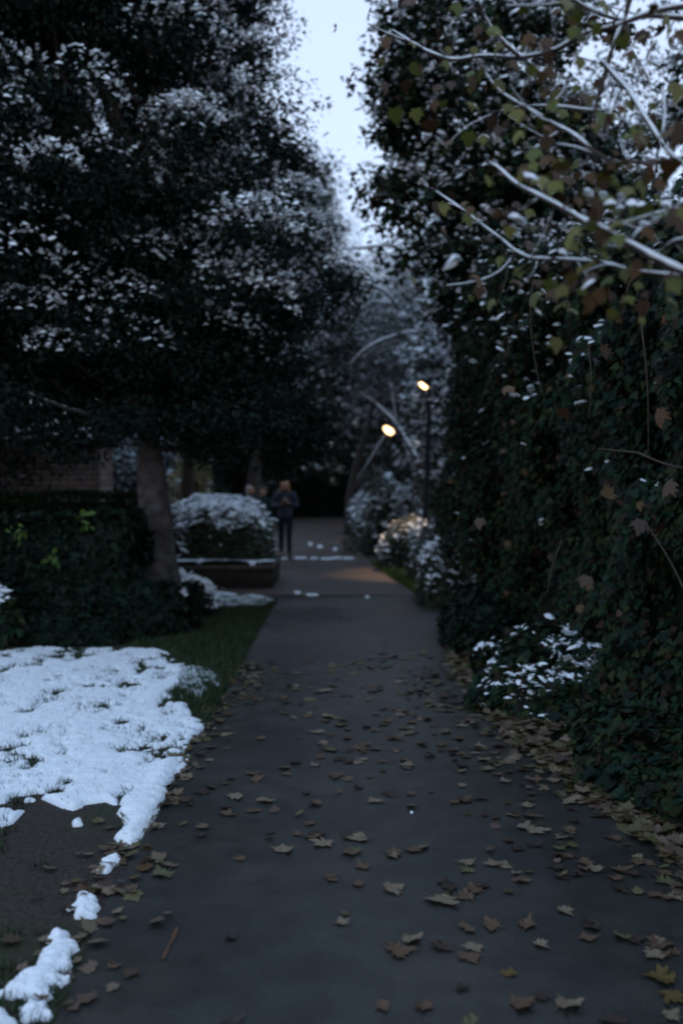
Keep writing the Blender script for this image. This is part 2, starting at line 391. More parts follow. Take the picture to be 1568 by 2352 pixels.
snow_layer('snow_cover', lawn, .012, .026, .06, 3.6, kind='structure', holes=.015)
snow_layer('snow_cover', [G(420, 1740), G(400, 1795), G(372, 1850), G(352, 1885), G(322, 1930), G(300, 1946), G(265, 1925), G(290, 1905), G(270, 1870), G(282, 1840), G(330, 1800), G(360, 1760)], .01, .04, .03, 5, kind='structure', seed=9)
strip = [G(395, 1366), G(450, 1357), G(520, 1364), G(580, 1372), G(636, 1380), G(610, 1392), G(560, 1396), G(500, 1397), G(430, 1390), G(395, 1384)]
snow_layer('snow_cover', strip, .02, .04, .10, 2.5, kind='structure', holes=.09, seed=4)
pg = 'snow clumps left along the path edge'
def patch(uvs, label, h=.04, seed=1, edge=.045, cat='snow patch', group=pg, res=.006, ns=17, name='snow_patch'):
    return snow_layer(name, [G(*p) for p in uvs], res, h, edge, ns, label, cat, group, seed=seed)
patch([(165, 1888), (185, 1884), (188, 1897), (170, 1900)], 'tiny snow clump alone on bare soil below the snowy lawn', .02, 2, .02)
patch([(232, 1980), (270, 1968), (276, 1985), (258, 2005), (232, 2003)], 'small square snow clump at path edge just below the lawn tip', .022, 3)
patch([(157, 2090), (180, 2052), (228, 2064), (220, 2085), (212, 2108), (180, 2112)], 'bow shaped snow clump at the path edge between two longer ones', .028, 4)
patch([(118, 2152), (140, 2140), (170, 2180), (160, 2230), (142, 2268), (108, 2292), (70, 2300), (12, 2290), (35, 2250), (78, 2230), (105, 2195)], 'longest ragged snow strip along the lower left path edge', .034, 5, .05)
patch([(42, 2318), (70, 2298), (100, 2308), (122, 2318), (118, 2345), (90, 2340), (60, 2350)], 'lumpy snow clump under the long snow strip near the corner', .032, 6, .05)
patch([(-30, 2318), (20, 2330), (45, 2365), (20, 2420), (-60, 2400)], 'snow clump cut off by the bottom left corner', .05, 7, .03)

# ------------------------------------------------------------------ grass
def blades(n, samp, name, m, hgt=.05, **k):
    P = samp(n); n = len(P); th = R.random(n) * 6.28; hh = hgt * (.5 + R.random(n)); wd = .0035 + .002 * R.random(n)
    lean = R.normal(size=(n, 2)) * .5 * hh[:, None]
    c, s_ = np.cos(th) * wd, np.sin(th) * wd
    A = np.c_[P[:, 0] - c, P[:, 1] - s_, np.zeros(n)]; B = np.c_[P[:, 0] + c, P[:, 1] + s_, np.zeros(n)]
    D = np.c_[P[:, 0] + lean[:, 0], P[:, 1] + lean[:, 1], hh]
    V = np.stack([A, B, D], 1); F = np.arange(n * 3).reshape(-1, 3)
    return tag(mesh_np(name, V, [F], m), kind='stuff', **k)
def in_poly(poly, dens=None):
    poly = np.array(poly)
    def f(n):
        lo, hi = poly.min(0), poly.max(0); P = lo + R.random((n, 2)) * (hi - lo)
        keep = sdf(P, poly) > 0
        if dens: keep &= R.random(n) < dens(P)
        return P[keep]
    return f
verge = [G(395, 1366), G(636, 1380), G(600, 1440), G(560, 1515), G(515, 1600), G(470, 1670), G(400, 1600), G(430, 1525), G(380, 1496), G(300, 1492)]
blades(60000, in_poly(verge), 'grass', M['grass'], .055, label='dark green grass verge between snow and path', cat='grass')
blades(42000, in_poly(lawn, lambda P: .25 + .75 * (fbm(np.c_[P * [5.5, 4.2], np.full(len(P), 9.1)], 5) > .52)), 'grass', M['grass'], .038, label='grass poking through the thin snow of the left lawn', cat='grass')
bare = [(-3.2, 1.8), (-.9, 1.8), G(130, 2352), G(270, 2000), G(300, 1940), G(170, 1862), G(0, 1905), (-3.2, 5)]
blades(30000, in_poly(bare, lambda P: np.clip((fbm(np.c_[P * 2.2, np.full(len(P), 3.)], 4) - .5) * 6, 0, 1)), 'grass', M['grass'], .03, label='thin grass on bare soil left of the near path', cat='grass')
mossy = [G(855, 1298), G(905, 1290), G(960, 1320), G(985, 1385), G(940, 1355), G(900, 1330)]
blades(26000, in_poly(mossy), 'grass', M['mossy'], .09, label='bright mossy grass patch at the path bend below the lamp post', cat='grass')

# ------------------------------------------------------------------ trees
def curve(a, b, bend=.15, n=6, sag=0):
    a, b = np.array(a, float), np.array(b, float); L_ = np.linalg.norm(b - a); k = R.normal(size=3) * bend * L_
    t = np.linspace(0, 1, n)[:, None]
    return a + (b - a) * t + np.sin(t * np.pi) * k * .5 + np.array([0, 0, -sag]) * (t * (1 - t) * 4)
def clumps_in(ells, K, inner=.35, yfront=None):
    """ells: list of (center, radii, weight)"""
    out_ = []
    for c, r, wt in ells:
        n = max(1, int(K * wt)); d = unit(R.normal(size=(n, 3))); q = inner + (1 - inner) * R.random((n, 1)) ** .6
        out_.append(np.array(c) + d * q * np.array(r))
    return np.concatenate(out_)
def crown(parent, CL, per, rc, size, m, T, snow=.4, snow_size=.03, snow_fn=None, flat=.55, snow_m=None, face=.6, name='crown', per_snow=.35):
    """leaf clumps around centres CL; snow lies on their upper leaves"""
    K = len(CL); rcs = rc * (.6 + .8 * R.random(K)); n = K * per
    d = unit(R.normal(size=(K, per, 3))); q = R.random((K, per, 1)) ** .5
    off = d * q * rcs[:, None, None] * np.array([1, 1, flat])
    P = CL[:, None] + off
    Nn = d * face + R.normal(size=d.shape) * .5 + np.array([0, 0, .55])
    V, F = leaves(P.reshape(-1, 3), Nn.reshape(-1, 3), size * (.6 + .8 * R.random(n)), T)
    mesh_np(name, V, [F], m, parent)
    if snow > 0:
        cs = R.random(K) < (snow if snow_fn is None else snow_fn(CL) * snow)
        up = (off[..., 2] / (rcs[:, None] * flat) > -.15) & (q[..., 0] > .6) & cs[:, None] & (R.random((K, per)) < per_snow)
        Q = P[up] + d[up] * .10 + [0, 0, size * .3]
        s = snow_size * (.45 + 1.1 * R.random(len(Q)) ** 2)
        pillows(Q, s, 'snow', parent, snow_m, zs=1.0)
    return P
def limbs(parent, base, tips, r0, r1, m, name='limb', bend=.2, snow=True):
    mb_, sb = MB(), MB()
    for t in tips:
        pl = curve(base if not callable(base) else base(t), t, bend, 7)
        rr = np.linspace(r0, r1, 7); mb_.tube(pl, rr, 5)
        if snow: sb.tube(pl[3:] + [0, 0, .6 * rr[-1]], rr[3:] * .8, 4)
    mb_.build(name, m, parent, True)
    if snow: sb.build('snow', M['snow'], parent, True)

def evergreen(loc, ells, K, per, rc, size, m, label, trunk=None, r=(.2, .12), snow=.4, ss=.03, group=None, T=T_RHOMB, sfn=None, nl=24, bark='dark_bark', name='evergreen_tree', flat=.55, face=.6, per_snow=.35, snow_m=None, sprigs=None):
    t = empty(name, loc, label, 'tree', group)
    pts = trunk or [Vector(loc), Vector(loc) + Vector((.05, 0, 2)), Vector(ells[0][0])]
    mb_ = MB(); n = 14
    P = np.array([tuple(p) for p in pts]); tt = np.linspace(0, len(P) - 1, n); PP = np.stack([np.interp(tt, range(len(P)), P[:, i]) for i in range(3)], 1)
    rr = np.linspace(r[0], r[1], n) * np.linspace(1, .75, n) ** 2; rr[0] *= 1.35; rr[1] *= 1.12
    mb_.tube(PP, rr, 14, lump=.25); mb_.build('trunk', M[bark], t, True)
    CL = clumps_in(ells, K)
    if sprigs:
        sp = np.array([tuple(q) for q in sprigs]); CL = np.concatenate([CL] + [sp + R.normal(size=sp.shape) * .16 for _ in range(2)])
    crown(t, CL, per, rc, size, m, T, snow, ss, sfn, flat, snow_m, face, per_snow=per_snow)
    if nl:
        sel = CL[R.choice(len(CL), min(nl, len(CL)), replace=False)]
        top = PP[int(n * .45):]
        limbs(t, lambda q: top[np.argmin(np.abs(top[:, 2] - (q[2] * .75 + .3)))], sel, r[1] * .28, .010, M['dark_bark'])
    return t

# 1. the big evergreen with the bare trunk, left of the path
def oak_snow(CL):
    a = fbm(CL * [1.1, 1.1, .8] + 3.1, 3); x = np.clip((CL[:, 0] + 5.2) / 4.2, .0, 1); z = np.clip((CL[:, 2] - 2.7) / 1.2, 0, 1)
    top = np.clip((CL[:, 2] - 6.6) / 1.2, 0, 1)
    front = np.clip(1.1 - (CL[:, 1] - 10.5) / 3.5, .15, 1)
    out_r = np.clip(np.linalg.norm((CL - [-3.5, 12.2, 6.0]) / [2.9, 3.0, 3.8], axis=1) * 3 - 1.5, .2, 1)
    return out_r * np.clip(((a - .38) * 5).clip(.12, .8) * (.35 + .75 * x) * z * front + top * .9, 0, 1)
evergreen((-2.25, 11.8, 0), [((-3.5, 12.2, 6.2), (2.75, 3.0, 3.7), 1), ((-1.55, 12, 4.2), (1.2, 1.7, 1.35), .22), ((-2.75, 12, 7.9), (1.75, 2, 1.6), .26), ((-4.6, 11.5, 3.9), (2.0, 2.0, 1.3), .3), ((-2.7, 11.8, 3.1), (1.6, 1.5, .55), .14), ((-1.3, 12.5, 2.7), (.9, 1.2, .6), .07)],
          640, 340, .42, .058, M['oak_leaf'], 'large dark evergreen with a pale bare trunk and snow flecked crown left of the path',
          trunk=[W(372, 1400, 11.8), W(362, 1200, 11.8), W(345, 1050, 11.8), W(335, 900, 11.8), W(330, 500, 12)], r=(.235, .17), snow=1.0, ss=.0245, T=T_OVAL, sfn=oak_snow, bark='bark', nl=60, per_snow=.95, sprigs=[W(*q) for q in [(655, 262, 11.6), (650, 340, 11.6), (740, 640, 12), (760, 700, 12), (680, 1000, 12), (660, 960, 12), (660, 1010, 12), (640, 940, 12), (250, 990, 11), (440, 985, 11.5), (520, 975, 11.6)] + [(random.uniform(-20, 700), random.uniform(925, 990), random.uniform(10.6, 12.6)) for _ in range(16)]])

# 2. darker trees behind it
evergreen((-6.3, 17, 0), [((-6.3, 17, 6), (3.0, 3, 4.6), 1)], 260, 170, .6, .11, M['oak_leaf'], 'dark evergreen filling the left edge behind the large one', snow=.35, ss=.05)
evergreen((-3.2, 20.5, 0), [((-3.0, 20.5, 6.5), (2.7, 2.5, 4.0), 1)], 200, 170, .6, .11, M['oak_leaf'], 'dark evergreen behind the planter, half hidden by the large crown', snow=.35, ss=.05)
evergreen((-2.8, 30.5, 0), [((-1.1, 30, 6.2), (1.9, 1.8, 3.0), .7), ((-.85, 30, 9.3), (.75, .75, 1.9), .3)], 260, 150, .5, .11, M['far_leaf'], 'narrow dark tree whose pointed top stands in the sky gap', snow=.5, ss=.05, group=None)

# 3. frosted, mostly bare trees in the gap
def bare_tree(name, loc, h, label, spread=.5, lean=(0, 0), r=.12, depth=5, snow=True, group=None, seed=1, fine=None, arch=0, kids=4, zmin=4.2):
    rg = random.Random(seed); t = empty(name, loc, label, 'tree', group)
    mb_, sb, tr = MB(), MB(), MB(); tips = []
    def grow(p, d, ln, rr, k):
        n = 5; pts = [p.copy()]; q = p.copy(); dd = d.copy()
        for i in range(n):
            dd = (dd + Vector((rg.gauss(0, .13), rg.gauss(0, .13), rg.gauss(0, .09) - (arch * .12 if k < depth else 0)))).normalized()
            q = q + dd * ln / n; pts.append(q.copy())
        radii = np.linspace(rr, rr * .55, n + 1)
        if k < depth and q.z < zmin: return
        (tr if k == depth else mb_).tube(pts, radii, 8 if k == depth else (5 if k > 2 else 3))
        if k < depth and snow:
            w_ = math.sqrt(max(0, 1 - abs(dd.z)))
            if w_ > .3 and (k > 1 or rg.random() < .45): sb.tube([x + Vector((0, 0, radii[0] * .55)) for x in pts], radii * (.5 + .3 * w_) + (.0035 if k > 1 else 0), 3 if k < 3 else 4)
        if k == 0: tips.append(q); return
        for i in range(kids if k > 1 else 3):
            f = rg.uniform(.35, 1.0); j = min(n, int(f * n)); ax = Vector((rg.gauss(0, 1), rg.gauss(0, 1), rg.gauss(0, .45))).normalized()
            nd = (dd + ax * spread * rg.uniform(.8, 1.7) + Vector((0, 0, .12))).normalized()
            grow(pts[j], nd, ln * rg.uniform(.5, .78), radii[j] * .58, k - 1)
    grow(Vector(loc), Vector((lean[0], lean[1], 1)).normalized(), h * .42, r, depth)
    tr.build('trunk', M['dark_bark'], t, True); mb_.build('branches', M['twig'], t); 
    if snow: sb.build('snow', M['snow'], t)
    if fine:
        Tp = np.array([tuple(x) for x in tips]); k = fine
        P = np.repeat(Tp, k * 2, 0) + R.normal(size=(len(Tp) * k * 2, 3)) * .26
        V, F = leaves(P, R.normal(size=P.shape) + [0, 0, .8], .05 + .05 * R.random(len(P)), T_RHOMB)
        mesh_np('crown', V, [F], M['far_leaf'], t)
        kk = R.random(len(P)) < .17
        pillows(P[kk] + [0, 0, .02], .016 + .034 * R.random(kk.sum()) ** 2, 'light_snow', t, M['frost'])
    return t
gb = 'frosted bare trees beyond the path bend'
bare_tree('bare_tree', (2.3, 27, 0), 13, 'frosted bare tree right of the sky gap, limbs arching left over the path', .7, (-.12, 0), .16, 6, seed=3, group=gb, fine=6, arch=.5)
bare_tree('bare_tree', (.2, 33, 0), 16, 'frosted bare tree standing directly under the sky gap', .55, (.03, 0), .16, 6, seed=8, group=gb, fine=5, arch=.3)
bare_tree('bare_tree', (-3.0, 35, 0), 15, 'frosted bare tree left of the sky gap behind the pointed tree', .6, (.10, 0), .16, 6, seed=13, group=gb, fine=5, arch=.6)
bare_tree('bare_tree', (3.2, 38, 0), 17, 'frosted bare tree with upright twigs on the right of the gap', .5, (-.05, 0), .18, 6, seed=21, group=gb, fine=5)
# three long limbs that arch over the path, laden with snow
def near_twigs(name, polys, loc, label, cat, r0, m='twig', group=None, snow=1.0, thin=1.0, offs=0):
    t = empty(name, loc, label, cat, group)
    mb_, sb = MB(), MB(); pts_all = []
    for pl, ra in polys:
        P = np.array([tuple(p) for p in pl]); k = len(P); tt = np.linspace(0, k - 1, (k - 1) * 5 + 1)
        Q = np.stack([np.interp(tt, range(k), P[:, i]) for i in range(3)], 1)
        ker = np.array([1, 2, 3, 2, 1]) / 9.
        for i in range(3): Q[2:-2, i] = np.convolve(Q[:, i], ker, 'valid')
        Q += (fbm(Q * 6, 3)[:, None] - .5) * ra * 1.5
        ra = ra * thin; rr = np.linspace(ra, ra * .45, len(Q)); mb_.tube(Q, rr, 7, cap=True, lump=.12); pts_all.append(Q)
        # snow ridge, broken here and there
        a = 0
        while a < len(Q) - 3:
            b = min(len(Q), a + int(R.integers(5, 16)))
            if R.random() < snow and b - a > 3:
                s_ = np.sin(np.linspace(.25, np.pi - .25, b - a)) ** .4 * (.85 + .3 * R.random(b - a))
                sb.tube(Q[a:b] + np.array([0, 0, 1.]) * (rr[a:b, None] * .75), rr[a:b] * .92 * s_, 7, cap=True)
            a = b + int(R.random() < .4) * int(R.integers(1, 3)) - 1
    QQ = np.concatenate(pts_all)
    for i in range(offs):
        a = QQ[R.integers(len(QQ))]; dv = unit(R.normal(size=3) * [1, .8, .7] + [-.5, .1, .05]); pl2 = curve(a, a + dv * R.uniform(.06, .24), .22, 9)
        r2 = np.linspace(.0032, .0014, 9) * R.uniform(.7, 1.2); mb_.tube(pl2, r2, 4); pts_all.append(pl2[4:])
        if R.random() < .5: sb.tube(pl2[1:] + [0, 0, .0022], r2[1:] * 1.0, 4, cap=True)
    mb_.build('branches', M[m], t, True)
    if sb.V: sb.build('snow', M['snow'], t, True)
    return t, pts_all
t_, _ = near_twigs('arching_tree', [
    ([W(960, 640, 26), W(905, 560, 25), W(860, 567, 25), W(800, 572, 25), W(740, 560, 25), W(700, 575, 25)], .05),
    ([W(905, 700, 24), W(880, 665, 24), W(850, 655, 24), W(822, 650, 24), W(790, 690, 24)], .045),
    ([W(905, 700, 24), W(860, 690, 24), W(835, 705, 24), W(810, 735, 24)], .025),
    ([W(990, 760, 24), W(930, 765, 24), W(880, 780, 24), W(840, 800, 24), W(800, 840, 24)], .045),
    ([W(1010, 1235, 25), W(1005, 1000, 25), W(1000, 760, 25), W(970, 640, 26), W(955, 500, 26)], .10),
    ([W(1000, 830, 24.5), W(960, 745, 24), W(905, 700, 24), W(865, 650, 24), W(840, 620, 24)], .03)],
    G(1010, 1262), 'slender tree behind the lamp post with snow lined limbs arching left', 'tree', .04, snow=1.0)

# 4. ivy clad tree rising from the end of the right hedge
def ivy_snow(CL): return np.clip((CL[:, 2] - 2.6) / 2.2, .15, 1) * np.clip((fbm(CL * .8, 2) - .25) * 4, .4, 1)
evergreen((2.7, 13.2, 0), [((2.5, 13.2, 4.6), (1.4, 1.6, 2.1), .9), ((1.8, 13.2, 7.0), (1.35, 1.6, 1.8), .25), ((.95, 13.2, 6.1), (.55, .6, 1.7), .10), ((2.9, 12.8, 2.2), (1.3, 1.2, 2.0), .35)],
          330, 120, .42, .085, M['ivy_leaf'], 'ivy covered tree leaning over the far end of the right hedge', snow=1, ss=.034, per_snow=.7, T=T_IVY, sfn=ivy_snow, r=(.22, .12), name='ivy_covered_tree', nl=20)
gr = 'tall dark trees behind the right hedge'
evergreen((5.6, 16.5, 0), [((5.2, 16.5, 5.0), (2.3, 2.2, 2.8), 1), ((4.6, 16, 8.2), (2.6, 2, 1.8), .25)], 170, 110, .45, .09, M['oak_leaf'], 'dark tree behind the hedge right of the ivy covered tree', snow=1, ss=.045, group=gr)
evergreen((4.7, 10, 0), [((4.4, 9.6, 3.7), (1.6, 2.0, 1.2), .6), ((4.4, 10, 6.2), (1.7, 1.8, 1.1), .14)], 200, 110, .36, .08, M['ivy_leaf'], 'tree grown through with ivy directly behind the tall part of the hedge', snow=1, ss=.030, per_snow=.7, T=T_IVY, group=gr)
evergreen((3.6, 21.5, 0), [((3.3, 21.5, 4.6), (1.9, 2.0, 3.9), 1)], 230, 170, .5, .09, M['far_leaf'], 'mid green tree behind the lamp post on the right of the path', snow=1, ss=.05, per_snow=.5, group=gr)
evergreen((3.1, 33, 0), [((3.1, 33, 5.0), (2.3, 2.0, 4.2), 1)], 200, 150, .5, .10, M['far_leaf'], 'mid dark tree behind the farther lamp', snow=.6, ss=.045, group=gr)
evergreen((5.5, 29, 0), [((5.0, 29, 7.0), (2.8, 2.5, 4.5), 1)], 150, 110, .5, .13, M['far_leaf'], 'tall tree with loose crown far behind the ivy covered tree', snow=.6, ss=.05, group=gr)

# 5. far wood closing the end of the path
gf = 'dark trees closing the far end of the path'
for i, (x, y, z, rx, rz, lb) in enumerate([(-8.5, 44, 5, 3.4, 4.6, 'far dark tree at the left behind the brick building'), (-4.6, 47, 5, 3, 4.6, 'far dark tree behind the planter shrub'),
        (-1.6, 52, 5.2, 3, 4.8, 'far dark tree above the walking person'), (1.6, 54, 5.2, 3, 4.8, 'far dark tree straight down the path under the sky gap'), (4.4, 50, 5.5, 3.2, 5, 'far dark tree behind the low bushes on the right'),
        (8.0, 46, 6.5, 3.4, 6, 'far dark tree behind the right hand trees')]):
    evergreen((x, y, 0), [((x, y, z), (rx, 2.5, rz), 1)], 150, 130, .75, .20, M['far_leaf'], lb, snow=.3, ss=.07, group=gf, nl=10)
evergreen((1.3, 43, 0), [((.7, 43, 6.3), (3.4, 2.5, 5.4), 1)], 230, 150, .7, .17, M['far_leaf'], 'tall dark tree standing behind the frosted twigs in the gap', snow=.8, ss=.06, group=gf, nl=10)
# understorey hedge right across the far end
def bush(name, c, r, n, size, m, label, cat='shrub', group=None, T=T_RHOMB, snow=.4, ss=.03, rough=.35, shell=.22, stems=10, face=1.0, snow_fn=None, inner=.8, sq=2.0, snow_m=None, extra=None, inner_m='inner'):
    """shrub whose leaves sit on a lumpy superellipsoid shell; c is the ground centre, r radii (rz = height)"""
    t = empty(name, (c[0], c[1], 0), label, cat, group)
    c = np.array(c, float); r = np.array(r, float)
    d = unit(R.normal(size=(n, 3))); d[:, 2] = np.abs(d[:, 2]) * 1.0
    d = d / ((np.abs(d) ** sq).sum(1) ** (1 / sq))[:, None]
    k = 1 + rough * (fbm(d * r * 1.6 + c, 4) - .5) * 2 - np.abs(R.normal(size=n)) * shell * .5
    P = c + d * k[:, None] * r
    P[:, 2] = np.maximum(P[:, 2], c[2] + .02)
    Nn = unit(d / r) * face + R.normal(size=d.shape) * .45 + [0, 0, .25]
    V, F = leaves(P, Nn, size * (.55 + .9 * R.random(n)), T)
    mesh_np('foliage', V, [F], m, t)
    # added lumpy dark core that keeps light from passing through the leaves
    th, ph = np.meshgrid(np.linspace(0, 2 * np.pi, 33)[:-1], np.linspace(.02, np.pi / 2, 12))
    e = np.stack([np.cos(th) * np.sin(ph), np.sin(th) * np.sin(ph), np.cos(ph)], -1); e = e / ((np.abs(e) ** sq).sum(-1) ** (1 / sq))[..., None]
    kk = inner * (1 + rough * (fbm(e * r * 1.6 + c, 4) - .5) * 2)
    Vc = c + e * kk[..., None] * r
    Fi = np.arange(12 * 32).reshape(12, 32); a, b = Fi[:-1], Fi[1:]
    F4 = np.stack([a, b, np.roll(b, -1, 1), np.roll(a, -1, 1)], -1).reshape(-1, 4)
    mesh_np('light_blocker', Vc.reshape(-1, 3), [F4], M[inner_m], t, True)
    if stems:
        mb_ = MB()
        for i in range(stems):
            j = R.integers(n); a0 = c + (P[j] - c) * [.25, .25, 0]; mb_.tube(curve(a0, P[j] + (P[j] - c) * [.06, .06, .12], .12, 6), np.linspace(.012, .003, 6), 4)
        mb_.build('stems', M['twig'], t)
    if snow > 0:
        up = d[:, 2] + .35 * R.normal(size=n) * .6 > .35
        msk = (fbm(P * 2.3, 3) > (1 - snow) * .8 + .08) if snow_fn is None else (R.random(n) < snow_fn(P))
        sel = up & msk & (R.random(n) < .6)
        Q = P[sel] + [0, 0, size * .15]
        pillows(Q, ss * (.45 + 1.1 * R.random(len(Q)) ** 2), 'snow', t, snow_m)
    return t
gh = 'dark hedges across the far end of the path'
for x, y, lb in [(-7.5, 40, 'far dark hedge left of the walking person, behind the planter'), (-2.7, 50.5, 'far dark hedge directly behind the walking person'), (2.0, 51.5, 'far dark hedge closing the path end'), (6.0, 46, 'far dark hedge behind the right hand shrubs'), (-5.2, 48, 'far dark hedge between the planter shrub and the walking person')]:
    bush('far_hedge', (x, y, 0), (3.1, 1.2, 4.3), 8000, .17, M['ivy_dark'], lb, 'hedge', gh, snow=0, stems=0)

# light frosty trees left, seen between the brick building and the trunk
gl = 'frosted trees behind the brick building'
bare_tree('bare_tree', (-7.6, 31, 0), 6.5, 'frosted tree between the brick building and the pale trunk', .6, (0, 0), .12, 6, seed=31, group=gl, zmin=.8, fine=7, arch=.3)
bare_tree('bare_tree', (-5.3, 29, 0), 6.0, 'frosted tree showing just right of the pale trunk', .6, (0, 0), .12, 6, seed=33, group=gl, zmin=.8, fine=7, arch=.4)
bush('snowy_shrub', (-7.2, 27, 0), (1.3, 1, 2.0), 5000, .09, M['shrub_leaf'], 'snow covered shrub beyond the corner of the brick building', snow=1.0, ss=.06)
t_ = bush('lamplit_yellow_shrub', W(438, 1180, 24) * 1, (.55, .5, 2.15), 1500, .10, M['lamplit_yellow_leaf'], 'yellow leaved shrub in painted lamplight behind the planter beside the pale trunk', snow=.3, ss=.05, inner=.45, stems=14)  # the lamplit look is put into the leaf colour

# ------------------------------------------------------------------ brick building
bb = empty('brick_building', (-6.2, 19, 0), 'low brown brick building with snow on its roof at the left edge', 'building')
m1 = MB(); m1.box((-12, 18, 0), (-4.42, 19.3, 2.32)); m1.build('wall', M['brick'], bb)
m1 = MB(); m1.box((-12.1, 17.9, 2.324), (-4.36, 19.4, 2.42)); m1.build('eaves', M['retain'], bb)
m1 = MB(); m1.add([(-12.1, 17.8, 2.424), (-4.3, 17.8, 2.424), (-4.3, 19.5, 2.424), (-12.1, 19.5, 2.424), (-12.1, 18.65, 2.85), (-4.7, 18.65, 2.85)], [(0, 1, 5, 4), (2, 3, 4, 5)])
m1.add([(-4.3, 17.8, 2.424), (-4.3, 19.5, 2.424), (-4.7, 18.65, 2.85)], [(0, 1, 2)]); m1.build('roof', M['roof'], bb)
def slope_snow(A, B, Cc, D, n, parent, h=.06):
    A, B, Cc, D = map(lambda q: np.array(q, float), (A, B, Cc, D)); s = np.linspace(0, 1, n); U, Vv = np.meshgrid(s, s)
    P = (A * (1 - U[..., None]) + B * U[..., None]) * (1 - Vv[..., None]) + (D * (1 - U[..., None]) + Cc * U[..., None]) * Vv[..., None]
    e = np.minimum.reduce([U, 1 - U, Vv, 1 - Vv]); hh = np.sqrt(np.clip(e * 14, 0, 1)) * h * (.6 + .9 * fbm(P * 4, 3)) - .004
    P[..., 2] += hh; idx = np.arange(n * n).reshape(n, n)
    F = np.stack([idx[:-1, :-1], idx[:-1, 1:], idx[1:, 1:], idx[1:, :-1]], -1).reshape(-1, 4)
    return mesh_np('snow', P.reshape(-1, 3), [F], M['snow'], parent, True)
slope_snow((-12, 17.82, 2.43), (-4.34, 17.82, 2.43), (-4.72, 18.62, 2.84), (-12, 18.62, 2.84), 60, bb, .12)
m1 = MB(); m1.tube([(-4.37, 17.93, 0.02), (-4.37, 17.93, 2.3)], .04, 10, True); m1.build('downpipe', M['coping'], bb, True)
bo = empty('bollard', G(263, 1195), 'short dark bollard between the brick building and the pale trunk', 'bollard')
x0, y0 = G(263, 1195); m1 = MB()
m1.tube([(x0, y0, 0), (x0, y0, .05), (x0, y0, 1.1), (x0, y0, 1.14), (x0, y0, 1.5), (x0, y0, 1.62), (x0, y0, 1.7)], [.16, .10, .09, .13, .12, .10, .02], 12, True); m1.build('post', M['metal'], bo, True)
m1 = MB(); m1.tube([(x0, y0, 1.1), (x0, y0, 1.14)], [.14, .14], 12, True); m1.build('collar', M['metal'], bo, True)
m1 = MB(); m1.box((-11, 29.6, 0), (-5.6, 29.85, 1.55)); lw = m1.build('garden_wall', M['coping']); tag(lw, 'low pale wall seen in the gap left of the pale trunk', 'wall')

# ------------------------------------------------------------------ planter with shrub
pa, pb = G(415, 1352), G(632, 1354)
pl_ = empty('planter', ((pa[0] + pb[0]) / 2, pa[1], 0), 'low dark stone planter with a snowy rim under the round shrub', 'planter')
xL, xR, yF, yB, hz = pa[0] - .9, pb[0] - .05, pa[1], pa[1] + 1.75, .36
for nm, a, b in [('front_wall', (xL, yF, 0), (xR, yF + .22, hz - .06)), ('side_wall', (xR - .22, yF + .223, 0), (xR, yB - .223, hz - .06)), ('back_wall', (xL, yB - .22, 0), (xR, yB, hz - .06))]:
    m1 = MB(); m1.box(a, b); o = m1.build(nm, M['retain'], pl_)
m1 = MB(); m1.box((xL - .02, yF - .02, hz - .057), (xR + .02, yF + .25, hz)); m1.box((xR - .25, yF + .253, hz - .057), (xR + .02, yB - .25, hz)); m1.box((xL, yB - .247, hz - .057), (xR + .02, yB + .02, hz)); m1.build('coping', M['coping'], pl_)
m1 = MB(); m1.box((xL, yF + .223, 0.01), (xR - .223, yB - .223, hz - .1)); m1.build('soil', M['ground'], pl_)
def flat_snow(x0, x1, y0, y1, z, h, parent, seed, gap=.45):
    nx, ny = max(6, int((x1 - x0) / .02)), max(5, int((y1 - y0) / .02)); X, Y = np.meshgrid(np.linspace(x0, x1, nx), np.linspace(y0, y1, ny))
    e = np.minimum.reduce([X - x0, x1 - X, Y - y0, y1 - Y]); nz = fbm(np.stack([X * 5, Y * 5, X * 0 + seed], -1), 4)
    t = np.clip((e + (nz - gap) * .25) / .03, 0, 1); Z = z - .004 + np.sqrt(1 - (1 - t) ** 2) * h * (.6 + .8 * nz)
    idx = np.arange(nx * ny).reshape(ny, nx); F = np.stack([idx[:-1, :-1], idx[:-1, 1:], idx[1:, 1:], idx[1:, :-1]], -1).reshape(-1, 4)
    F = F[(t.ravel()[F] > 0).any(1)]
    mesh_np('snow', np.stack([X, Y, Z], -1).reshape(-1, 3), [F], M['snow'], parent, True)
flat_snow(xL, xR + .01, yF - .01, yF + .24, hz, .075, pl_, 2, .26)
flat_snow(xR - .24, xR + .01, yF + .24, yB - .25, hz, .045, pl_, 5, .36)
def pl_snow(P): return np.clip((P[:, 2] - .75) / .45, .10, 1) * np.clip((fbm(P * 3.2, 3) - .33) * 6, .08, 1) + (P[:, 2] > 1.3)
bush('planter_shrub', (-2.08, 16.35, .28), (.98, .72, 1.12), 14000, .075, M['shrub_leaf'], 'rounded shrub with thick snow cap growing in the planter', snow=1, snow_fn=pl_snow, ss=.058, rough=.22, T=T_OVAL, sq=3.6)

